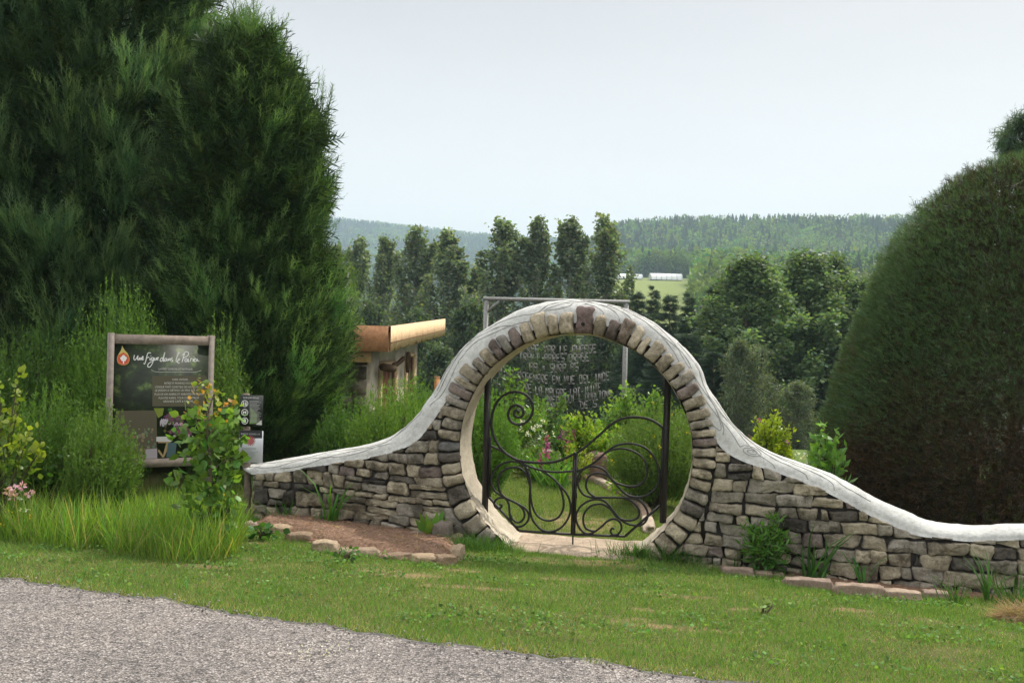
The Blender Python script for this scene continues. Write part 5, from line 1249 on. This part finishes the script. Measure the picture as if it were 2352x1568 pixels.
for yy_ in (663, 727, 788):
    f1.disc(1196, yy_, 25, (.75, .75, .73), 18); f1.disc(1196, yy_, 20, (.03, .03, .03), 18)
    if yy_ == 663:
        for x in (1188, 1204): f1.disc(x, 652, 4, (.8, .8, .78)); f1.poly([(x - 5, 658), (x + 5, 658), (x + 5, 678), (x - 5, 678)], (.8, .8, .78))
    elif yy_ == 727: f1.poly([(1184, 718), (1196, 722), (1208, 714), (1206, 738), (1200, 738), (1198, 730), (1190, 730), (1188, 740), (1183, 738)], (.8, .8, .78))
    else: f1.poly([(1187, 780), (1206, 780), (1204, 800), (1189, 800)], (.8, .8, .78)); f1.disc(1196, 778, 6, (.8, .8, .78))
f1.poly([(1235, 690), (1285, 740), (1282, 810), (1228, 812), (1240, 760)], (.12, .22, .05)); f1.poly([(1275, 815), (1318, 782), (1320, 820)], (.6, .6, .55))
for k in range(18):
    y = 645 + k * 9; x1_ = rr.uniform(1285, 1316); f1.poly([(1230, y), (x1_, y), (x1_, y + 3), (1230, y + 3)], (.42, .42, .4))
f1.build('printed_picture', M['paint'], p1)
f2 = Flat(SPp, -.001, cv2)
f2.poly([(1157, 858), (1322, 858), (1322, 915), (1157, 915)], (.03, .03, .035))
for k in range(16):
    a = k * 6.283 / 16; f2.poly([(1237 + 20 * math.cos(a - .1), 933 + 20 * math.sin(a - .1)), (1237 + 37 * math.cos(a - .08), 933 + 37 * math.sin(a - .08)), (1237 + 37 * math.cos(a + .08), 933 + 37 * math.sin(a + .08)), (1237 + 20 * math.cos(a + .1), 933 + 20 * math.sin(a + .1))], (.36, .08, .08))
f2.disc(1237, 933, 27, (.42, .12, .12), 18)
for k in range(9):
    y = 985 + k * 9; x1_ = rr.uniform(1230, 1300); f2.poly([(1172, y), (x1_, y), (x1_, y + 2.5), (1172, y + 2.5)], (.2, .2, .22))
f2.build('printed_picture', M['paint'], p2)
for body, X, Y, wX, pn, c in [('QUELQUES RÈGLES', 1242, 627, 115, p1, (.7, .7, .68)), ('INFOS COVID-19', 1238, 890, 135, p2, (.6, .6, .62))]:
    u_, z_ = SPp.uv(*cv2(X, Y)); hgt = SPp.uv(*cv2(X, Y - 17))[1] - z_; txt(body, SPp, u_, z_, hgt, -.004, 'lettering', M['paint'], pn, c, SPp.uv(*cv2(X + wX / 2, Y))[0] - SPp.uv(*cv2(X - wX / 2, Y))[0])
mb = MB(); q = [SPp.at(*cv2(X, Y), .06) for X, Y in [(1205, 590), (1210, 800), (1200, 1000), (1212, 1150), (1218, 1300), (1215, 1440), (1205, 1540)]]
mb.tube(spline(q, 4), .036 + .006 * np.sin(np.arange(25) * 1.3), 9, (.21, .17, .14)); mb.build('post', M['bark'], sg)

# ------------------------------------------------------------------ edging stones, soil, boulder
def rough_block(name, c, ax, dims, seed, col, label, cat, group=None, parent=None, rnd=.42, namp=.2, mat='edge'):
    """squared rough stone: c = centre of its base, ax = direction of its long side"""
    N = 9; gq = np.linspace(-1, 1, N); V, Fq, idx = [], [], {}
    def vid(p):
        k = tuple(np.round(p, 4))
        if k not in idx: idx[k] = len(V); V.append(np.array(p))
        return idx[k]
    for axn in range(3):
        for sg_ in (-1, 1):
            for i in range(N - 1):
                for j in range(N - 1):
                    def pt(a, b_): q = [0, 0, 0]; q[axn] = sg_; q[(axn + 1) % 3] = gq[a]; q[(axn + 2) % 3] = gq[b_]; return q
                    f = [vid(pt(i, j)), vid(pt(i + 1, j)), vid(pt(i + 1, j + 1)), vid(pt(i, j + 1))]; Fq.append(f if sg_ > 0 else f[::-1])
    V = np.array(V); l = np.linalg.norm(V, axis=1, keepdims=True); V = V * (1 - rnd) + nrm(V) * 1.25 * rnd
    V += namp * np.array([[n3(v, 1.3, seed + 3 * k) + .5 * n3(v, 3.1, seed + 7 * k) for k in range(3)] for v in V])
    a = np.array([ax[0], ax[1], 0.]); a /= np.linalg.norm(a); pz = ax[2] if len(ax) > 2 else 0
    a2 = np.array([a[0], a[1], pz]); a2 /= np.linalg.norm(a2); nn = np.array([-a[1], a[0], 0]); up = np.cross(a2, nn)
    W_ = np.array(c) + V[:, :1] * a2 * dims[0] / 2 + V[:, 1:2] * nn * dims[1] / 2 + (V[:, 2:] * .5 + .38) * up * dims[2]
    o = mesh_np(name, W_, Fq, M[mat], parent, np.tile(np.array(col), (len(W_), 1)), False, None if parent else c)
    return tag(o, label, cat, group) if label else o
EG = 'edging stones of the left flower bed'
SND = [(.42, .32, .215), (.30, .22, .15), (.46, .36, .25), (.36, .28, .2), (.29, .21, .15)]
left_edge = [(617, 666, 1203, 1228, .15, 'narrow edging stone next to the weed at the left tip of the bed'), (660, 720, 1219, 1244, .14, 'brown edging stone, second along the front of the left bed'), (720, 773, 1238, 1266, .15, 'pale squared edging stone, third along the front of the left bed'),
    (774, 866, 1254, 1276, .15, 'longest pale edging stone in the middle of the bed front'), (872, 946, 1266, 1284, .13, 'low edging stone half sunk in grass right of the longest one'), (949, 1001, 1268, 1292, .14, 'square edging stone just left of the front corner of the bed'),
    (1002, 1040, 1269, 1296, .15, 'upright block at the rounded front corner of the bed')]
for i, (x0, x1, yt, yb, dp, lab) in enumerate(left_edge):
    a, b_ = hit(x0, yb - (4 if i < 3 else 1)), hit(x1, yb); c = (a + b_) / 2; l = np.linalg.norm(b_ - a); h = (yb - yt + 1) / F * c[1]
    rough_block('edging_stone', c - [0, 0, .03], b_ - a, (l * 1.03, dp, h + .02), i * 3.1, SND[i % 5], lab, 'stone', EG)
for i, (x0, x1, yt, yb, lab) in enumerate([(1038, 1063, 1248, 1284, 'rounded edging stone on the right side of the bed nearest the lawn'), (1034, 1062, 1222, 1252, 'edging stone on the right side of the bed towards the wall')]):
    c = hit((x0 + x1) / 2, yb); rough_block('edging_stone', c - [0, 0, .03], (.2, 1, 0), (.2, (x1 - x0) / F * c[1], (yb - yt) / F * c[1] + .03), 40 + i, SND[(i + 2) % 5], lab, 'stone', EG)
c = hit(1026, 1222); c = gp(c[0], min(c[1], float(wall_y(c[0])) - .14)); rough_block('leaning_stone', c - [0, 0, .03], (1, -.2, 0), (.17, .17, .27), 51, (.22, .19, .16), 'tall grey stone leaning on the wall beside the arch foot', 'stone', None)
c = hit(978, 1210); c = gp(c[0], min(c[1], float(wall_y(c[0])) - .12)); rough_block('leaning_stone', c - [0, 0, .03], (1, -.2, .2), (.15, .13, .15), 53, (.35, .30, .24), 'small beige stone in the bed left of the tall leaning stone', 'stone', None)
c = hit(575, 1214); rough_block('boulder', c - [0, 0, .03], (1, .2, 0), (.115, .11, .11), 57, (.42, .32, .27), 'round pinkish boulder at the foot of the wall end', 'stone', None, None, .75, .08)
RG = 'edging stones along the right wall'
for i, (x0, x1, yt, yb, lab) in enumerate([(1545, 1602, 1285, 1297, 'thin edging stone nearest the right foot of the arch'), (1602, 1655, 1292, 1306, 'thin edging stone, second from the arch on the right'), (1655, 1730, 1299, 1324, 'dark edged stone in front of the bushy plant'), (1731, 1773, 1308, 1326, 'small pinkish edging stone right of the bushy plant'),
        (1774, 1800, 1312, 1327, 'smallest edging stone of the right row'), (1801, 1911, 1323, 1356, 'long rough edging stone in front of the iris clump'), (1914, 2025, 1336, 1374, 'longest smooth pink edging stone of the right row'), (2028, 2115, 1351, 1379, 'pale squared edging stone right of the longest smooth one'), (2117, 2182, 1353, 1376, 'last dark edging stone, partly under the grass tuft')]):
    a, b_ = hit(x0, yb - (x1 - x0) * .10), hit(x1, yb); c = (a + b_) / 2; l = np.linalg.norm(b_ - a); h = (yb - yt - (x1 - x0) * .05) / F * c[1]
    rough_block('edging_stone', c - [0, 0, .04], b_ - a, (l * .97, .13, max(h, .045) + .04), 70 + i * 2.3, [(.38, .29, .225), (.43, .34, .26), (.33, .255, .205)][i % 3], lab, 'stone', RG, None, .22, .13)
# soil of the two beds
def soil(poly, hgt, name):
    x0, y0 = poly.min(0); x1, y1 = poly.max(0); st_ = .02
    X_, Y_ = np.meshgrid(np.arange(x0, x1, st_), np.arange(y0, y1, st_)); ins = inside(poly, X_, Y_)
    e_ = np.full(X_.shape, 9.0)
    for i in range(len(poly)):
        a, b_ = poly[i], poly[(i + 1) % len(poly)]; ab = b_ - a; tt = np.clip(((X_ - a[0]) * ab[0] + (Y_ - a[1]) * ab[1]) / (ab @ ab), 0, 1); e_ = np.minimum(e_, np.hypot(X_ - a[0] - ab[0] * tt, Y_ - a[1] - ab[1] * tt))
    Z_ = g(X_, Y_) + hgt * ss(-.02, .16, e_) + .004
    Z_ += np.array([.018 * n3((a, b_, 0), 14) + .012 * n3((a, b_, 4), 33) for a, b_ in zip(X_.ravel(), Y_.ravel())]).reshape(X_.shape)
    I = np.arange(X_.size).reshape(X_.shape); ok = ins[:-1, :-1] & ins[1:, :-1] & ins[:-1, 1:] & ins[1:, 1:]
    Q_ = np.stack([I[:-1, :-1], I[:-1, 1:], I[1:, 1:], I[1:, :-1]], -1)[ok]
    used_, inv = np.unique(Q_, return_inverse=True)
    V = np.c_[X_.ravel(), Y_.ravel(), Z_.ravel()][used_]
    tag(mesh_np(name, V, inv.reshape(-1, 4), plain('bed_soil_' + name, (.20, .125, .085), .95, .1, 40, .5, 1.5, 70, .9, .02)), kind='structure'); return V
sv = soil(BED, .085, 'soil'); soil(RBED, .03, 'soil')
lb = LB(); k = 900; i = rng.integers(0, len(sv), k); lb.add(*BLADE1, sv[i] + [0, 0, .004], rdir(k) * [1, 1, .25], rng.uniform(.03, .11, k), cvar((.33, .23, .16), k, .3))
tag(lb.build('mulch', M['grass']), 'dry straw mulch on the flower bed soil', None, None, 'stuff')
# white plant tags
for px, py, lab in [(650, 1206, 'white plant tag near the left tuft of iris leaves'), (775, 1204, 'white plant tag at the foot of the tall iris leaves')]:
    c = base_px(px, py); c[1] -= .03; mb = MB(); mb.add([c + v for v in ([-.011, 0, 0], [.011, 0, 0], [.02, .012, .075], [0.0, .012, .078], [-.011, .003, 0], [.011, .003, 0], [.02, .015, .075], [.0, .015, .078])], [[0, 1, 2, 3], [7, 6, 5, 4], [0, 4, 5, 1], [1, 5, 6, 2], [2, 6, 7, 3], [3, 7, 4, 0]], (.8, .8, .8)); tag(mb.build('plant_tag', M['paint'], None, c), lab, 'plant label', 'white plant tags in the bed')
# rocks and lawn edging in the garden beyond
for i, (px, py, wd, hp, Y, lab) in enumerate([(1382, 1068, 34, 40, 14.4, 'brown block shaped rock in the garden right of the gate centre'), (1365, 1050, 30, 30, 15.0, 'flat topped brown rock behind the block shaped one'), (1345, 1046, 40, 16, 15.6, 'low pale rock left of the brown rocks'), (1265, 1042, 55, 12, 15.8, 'long pale flat rock behind the foxgloves')]):
    c = ground_at(px, Y); rough_block('garden_rock', c - [0, 0, .05], (1, .1, 0), (wd / F * Y, .3, hp / F * Y + .25), 90 + i, [(.24, .16, .13), (.28, .2, .16), (.42, .36, .28), (.5, .42, .33)][i], lab, 'stone', 'rocks in the garden')
ed = [(1232, 1098), (1258, 1092), (1285, 1095), (1315, 1096), (1345, 1100), (1372, 1108), (1392, 1118), (1412, 1130), (1440, 1140), (1462, 1155), (1478, 1172), (1486, 1195), (1490, 1225)]
pts = [hit(*q) for q in ed]
nmw = ['leftmost garden lawn kerb stone', 'second garden lawn kerb stone from the left', 'third garden lawn kerb stone from the left', 'kerb stone right below the gate dip', 'kerb stone just right of the gate centre bar', 'kerb stone where the garden border starts to curve', 'kerb stone at the bend of the garden border', 'kerb stone below the rocks after the bend', 'kerb stone inside the lower right gate scrolls', 'kerb stone left of the big olive broom', 'kerb stone near the right gate leaf rail', 'kerb stone closest to the gate on the right']
for i in range(12):
    a, b_ = pts[i], pts[i + 1]; c = (a + b_) / 2; rough_block('garden_kerb_stone', c - [0, 0, .04], b_ - a, (np.linalg.norm(b_ - a) * .92, .13, .13), 120 + i * 1.7, [(.45, .35, .26), (.38, .28, .21), (.5, .42, .33)][i % 3], nmw[i] + ' seen through the opening', 'stone', 'kerb stones round the garden lawn')

# ------------------------------------------------------------------ sapling in front of the board
def sapling():
    global rng
    rng = np.random.default_rng(61); b_ = hit(484, 1262); Y = b_[1]
    tr = thing('hazel_sapling', 'young leafy sapling with large light green leaves in front of the board', 'sapling', b_)
    st, lb = MB(), LB(); q = lambda px, py, dy=0: P(px, py, Y + dy)
    tk = spline([b_ - [0, 0, .05], q(482, 1180), q(484, 1080), q(476, 1000), q(478, 940), q(470, 905)], 6); st.tube(tk, np.linspace(.016, .003, len(tk)), 6, (.16, .12, .09))
    brs = [(1190, 420, 1150), (1175, 545, 1150), (1140, 400, 1085), (1130, 545, 1090), (1100, 420, 1040), (1085, 560, 1050), (1050, 410, 1000), (1040, 555, 1005), (1010, 430, 950), (1000, 550, 950), (980, 440, 930), (970, 540, 925), (1210, 450, 1190), (1200, 520, 1200), (950, 500, 890), (940, 455, 880), (1120, 480, 1060), (1060, 490, 990), (1150, 450, 1120), (1015, 480, 960), (1160, 510, 1120), (1080, 455, 1040), (1030, 520, 985)]
    for i, (y0, x1, y1) in enumerate(brs):
        dy = rng.uniform(-.22, .22); s_ = tk[np.argmin(np.abs(tk[:, 2] - q(480, y0)[2]))]; e_ = q(x1, y1, dy); p = spline([s_, (s_ + e_) / 2 + [0, 0, .03], e_], 5); st.tube(p, np.linspace(.006, .002, len(p)), 4, (.16, .12, .09))
        n = 26; t = np.linspace(.2, 1.04, n); j = np.minimum((t * (len(p) - 1)).astype(int), len(p) - 1); pos = p[j] + rng.normal(0, .035, (n, 3))
        d = nrm((e_ - s_))[None] * .5 + rng.normal(0, .5, (n, 3)) + [0, -.25, -.15]
        young = y1 < 935; c = cvar((.12, .22, .045), n, .22)
        if young: c = np.where(rng.random((n, 1)) < .5, cvar((.34, .20, .05), n, .2), cvar((.22, .27, .05), n))
        lb.add(*OVAL, pos, d, rng.uniform(.055, .105, n) * (.65 if young else 1), c)
    st.build('trunk', M['bark'], tr); lb.build('leaves', M['leaf'], tr)
sapling()

# ------------------------------------------------------------------ grass
rng = np.random.default_rng(99)
def blades(name, label, x, y, h, wmul, col, T=BLADE1, tilt=.35, zoff=0.0):
    n = len(x); pos = np.c_[x, y, g(x, y) + zoff - .004]; d = np.c_[rng.normal(0, tilt, n), rng.normal(0, tilt, n), np.ones(n)]
    lb = LB(); lb.add(*T, pos, d, h, col, None, h * wmul); return tag(lb.build(name, M['grass']), label, None, None, 'stuff')
# mown lawn in front
n = 520000; x = rng.uniform(-5.6, 5.4, n); y = rng.uniform(3.2, 10.5, n)
re_ = road_edge(x); keep = (y > re_ - .03 + .03 * np.sin(x * 23)) & (y < wall_y(x) + .02) & ~inside(BED, x, y) & ~inside(RBED, x, y); x, y = x[keep], y[keep]
vis = np.abs(x) < y * .57 + .1; x, y = x[vis], y[vis]
pn = np.array([n3((a * 1.4, b_ * 1.4, 0)) + .6 * n3((a * 4.2, b_ * 4.2, 3)) for a, b_ in zip(x, y)])
k_ = rng.random(len(x)) > np.clip(bare(x, y) * 1.0 + np.clip(-.45 - pn, 0, 1) * 1.1, 0, .97); x, y, pn = x[k_], y[k_], pn[k_]; n = len(x)
nearw = ss(.55, .05, wall_y(x) - y) * ((np.abs((x - .58) / WALL.d[0] - UC) > .45)); nearr = ss(.25, .02, y - road_edge(x))
col = cvar((.138, .242, .054), n, .28, .15); yl = (rng.random(n) < .05 + .18 * np.clip(-pn, 0, 1) + .25 * nearr)[:, None]; col = np.where(yl, cvar((.40, .36, .17), n, .2), col)
fresh = np.clip(pn, 0, 1)[:, None]; col = col * (1 - .45 * fresh) + np.array([.14, .25, .05]) * .45 * fresh
h = rng.uniform(.018, .042, n) * (1 + .45 * np.clip(pn, -1, 1)) + .07 * nearw * rng.random(n) + .02 * nearr * rng.random(n)
blades('lawn', 'short mown lawn between the road and the wall', x, y, h, np.clip(.055 / h * .9, .7, 2.4), col, BLADE1, .5)
# uneven tufts and broad leaved clover patches through the lawn
kx, ky = [], []
for k in range(420):
    cx_ = rng.uniform(-4.6, 4.6); t_ = rng.uniform(.03, .97); cy_ = road_edge(cx_) * (1 - t_) + (wall_y(cx_) - .03) * t_
    if inside(BED, np.array([cx_]), np.array([cy_]))[0] or inside(RBED, np.array([cx_]), np.array([cy_]))[0]: continue
    m_ = rng.integers(12, 34); kx.append(cx_ + rng.normal(0, .045, m_)); ky.append(cy_ + rng.normal(0, .035, m_))
kx, ky = np.concatenate(kx), np.concatenate(ky); n = len(kx)
blades('lawn_tufts', 'uneven tufts of longer grass in the lawn', kx, ky, rng.uniform(.03, .085, n), 1.5, cvar((.13, .23, .05), n, .3, .2), BLADE3, .55)
n = 5200; q = rng.integers(0, 90, n); cc = np.c_[rng.uniform(-4.4, 4.4, 90), rng.uniform(.05, .9, 90)]
cx_ = cc[q, 0] + rng.normal(0, .13, n); cy_ = road_edge(cc[q, 0]) * (1 - cc[q, 1]) + wall_y(cc[q, 0]) * cc[q, 1] + rng.normal(0, .08, n)
k_ = (cy_ > road_edge(cx_) + .05) & (cy_ < wall_y(cx_) - .1) & ~inside(BED, cx_, cy_) & ~inside(RBED, cx_, cy_); cx_, cy_ = cx_[k_], cy_[k_]; n = len(cx_)
lb = LB(); lb.add(*OVAL, np.c_[cx_, cy_, g(cx_, cy_) + rng.uniform(.015, .045, n)], rdir(n) * [1, 1, .3], rng.uniform(.014, .032, n), cvar((.13, .23, .06), n, .3)); tag(lb.build('clover', M['grass']), 'low clover and weeds in the lawn', None, None, 'stuff')
# taller tufts at the feet of the arch
def tufts(px, py, n, sx_, sy_, h, nm, lab):
    c = hit(px, py); x = c[0] + rng.normal(0, sx_, n); y = c[1] + rng.normal(0, sy_, n); y = np.minimum(y, wall_y(x) - .0)
    blades(nm, lab, x, y, h * rng.uniform(.5, 1.2, n), 1.2, cvar((.075, .16, .03), n, .25), BLADE3, .5)
tufts(1095, 1262, 900, .16, .1, .15, 'grass_tuft', 'long grass at the left foot of the arch'); tufts(1505, 1285, 1300, .2, .12, .17, 'grass_tuft', 'long grass at the right foot of the arch')
# lawn inside the garden
n = 90000; x = rng.uniform(-.9, 3.0, n); y = rng.uniform(9.2, 14.3, n); keep = (y > wall_y(x) + TH + .05) & (rng.random(n) > np.clip(bare(x, y), 0, .96)); x, y = x[keep], y[keep]; n = len(x)
blades('garden_lawn', 'lawn behind the gate', x, y, rng.uniform(.025, .05, n), 1.5, cvar((.165, .245, .06), n, .25, .15), BLADE1, .5)
# meadow and rough ground cover behind the wall
n = 70000; x = rng.uniform(-4, 9, n); y = rng.uniform(10, 24, n); keep = (y > wall_y(x) + TH + .1) & ~((x > -.6) & (x < 2.2) & (y < 14.2)); x, y = x[keep], y[keep]; n = len(x)
blades('meadow_grass', 'rough grass growing behind the wall', x, y, rng.uniform(.1, .3, n), 1.0, cvar((.10, .165, .035), n, .25), BLADE3, .3)
# tall grass bank at the left
bank = np.array([hit(*q)[:2] for q in [(-260, 1235), (0, 1243), (120, 1258), (250, 1275), (350, 1290), (430, 1296), (500, 1292), (545, 1278), (552, 1250), (548, 1225)]] + [P(560, 1000, 10.1)[:2], P(-320, 1000, 10.3)[:2]])
n = 46000; lo_, hi_ = bank.min(0), bank.max(0); x = rng.uniform(lo_[0], hi_[0], n); y = rng.uniform(lo_[1], hi_[1], n); k_ = inside(bank, x, y) & (np.array([n3((a * 3, b_ * 3, 7)) for a, b_ in zip(x, y)]) > -.25); x, y = x[k_], y[k_]; n = len(x)
pn = np.array([n3((a * 1.7, b_ * 1.7, 2)) for a, b_ in zip(x, y)])
ff_ = np.clip((y - road_edge(x)) / 1.2, .35, 1) * (1 - .35 * ss(8.6, 9.6, y))
blades('tall_grass', 'tall bright green uncut grass below the information board', x, y, rng.uniform(.09, .43, n) * (1 + .6 * pn) * ff_, .62, np.where(rng.random((n, 1)) < .07, cvar((.36, .31, .13), n, .2), cvar((.17, .28, .045), n, .24, .16) * (1 + .35 * pn[:, None])), BLADE3, .33)
# wild flowers in the tall grass
def wildflower(px, py, Y, col, lab, sz=.035, grp='pink wild flowers in the tall grass', n=12):
    tp = P(px, py, Y); b_ = gp(tp[0] + .02, Y + .02); tr = thing('wild_flower', lab, 'flower', b_, grp); mb = MB(); mb.tube(spline([b_, (b_ + tp) / 2 + [.01, 0, 0], tp], 4), .003, 4, (.08, .14, .03)); mb.build('stem', M['bark'], tr); heads(tr, 'bloom', [tp], sz, col, n)
for px, py, c, lab in [(18, 1127, (.62, .38, .45), 'pale pink wild flower at the left edge, lower of the pair'), (32, 1122, (.66, .40, .46), 'pale pink wild flower close to the left edge'), (50, 1116, (.64, .36, .44), 'tallest pink wild flower in the tall grass at left'), (68, 1133, (.6, .36, .42), 'pink wild flower, rightmost of the group at left'), (30, 1140, (.6, .38, .42), 'low pink wild flower below the others at left')]:
    wildflower(px, py, 8.1, c, lab)
for px, py, lab in [(22, 1176, 'small yellow flower at the left edge of the tall grass'), (70, 1187, 'yellow flower low in the tall grass near the left edge'), (2, 1205, 'yellow flower cut by the left edge')]: wildflower(px, py, 8.0, (.7, .5, .03), lab, .022, 'small yellow flowers in the tall grass', 7)
for px, py, lab in [(50, 1170, 'tiny white flower left among the pink ones'), (62, 1170, 'tiny white flower right among the pink ones'), (192, 1192, 'single white flower in the middle of the tall grass')]: wildflower(px, py, 8.0, (.75, .72, .7), lab, .02, 'tiny white flowers in the tall grass', 7)
for px, py, Y, lab in [(515, 1140, 9.0, 'yellow bloom low on the right side of the sapling'), (518, 1160, 9.0, 'second yellow bloom beside the sapling foot')]: wildflower(px, py, Y, (.72, .55, .05), lab, .03, 'yellow blooms beside the sapling', 8)
# loose chippings along the edge of the road
n = 500; cx_ = rng.uniform(-4, 2.5, n); cy_ = road_edge(cx_) + rng.normal(-.02, .07, n); lb = LB()
PEB = (np.array([(0, 0, -.4), (.5, 0, 0), (0, .45, 0), (-.5, 0, 0), (0, -.45, 0), (0, 0, .4)]), np.array([[0, 2, 1], [0, 3, 2], [0, 4, 3], [0, 1, 4], [5, 1, 2], [5, 2, 3], [5, 3, 4], [5, 4, 1]]))
lb.add(*PEB, np.c_[cx_, cy_, np.maximum(g(cx_, cy_), 0) + .012], rdir(n), rng.uniform(.008, .02, n), cvar((.36, .33, .30), n, .35, .05)); tag(lb.build('loose_chippings', M['edge']), 'loose stone chippings along the road edge', None, None, 'stuff')
# clover blossom in the lawn by the road
lb = LB(); c = [hit(x_, y_) for x_, y_ in zip(rng.normal(745, 55, 60), rng.normal(1508, 9, 60))]; c = np.array(c); lb.add(*DIA, c + [0, 0, .035], rdir(60, .6), .014, (.72, .68, .66)); tag(lb.build('clover_blossom', M['petal']), 'white clover blossom scattered in the lawn by the road', None, None, 'stuff')
# heap of dry grass at the right edge
c = hit(2350, 1428); lb = LB(); n = 2200; q = rdir(n); q[:, 2] = np.abs(q[:, 2]); pos = c + q * [.2, .14, .1] * rng.uniform(.6, 1, (n, 1)); lb.add(*BLADE3, pos, rdir(n) * [1, 1, .45], rng.uniform(.08, .2, n), cvar((.36, .26, .17), n, .25), None, .10)
tag(lb.build('hay_heap', M['grass'], None, c), 'small heap of dry mown hay at the right edge of the lawn', 'hay heap')

# ------------------------------------------------------------------ summer haze over the valley
mb = MB(); mb.box((0, 1500, 125), (5400, 3500, 300))
m_ = bpy.data.materials.new('haze_air'); m_.use_nodes = True; t = m_.node_tree; t.nodes.remove(t.nodes['Principled BSDF'])
pv = t.nodes.new('ShaderNodeVolumePrincipled'); pv.inputs['Density'].default_value = .00034; pv.inputs['Color'].default_value = (.66, .85, 1.0, 1)
L(t, pv.outputs[0], t.nodes['Material Output'].inputs['Volume'])
tag(mb.build('haze', m_), 'pale summer haze', None, None, 'stuff')
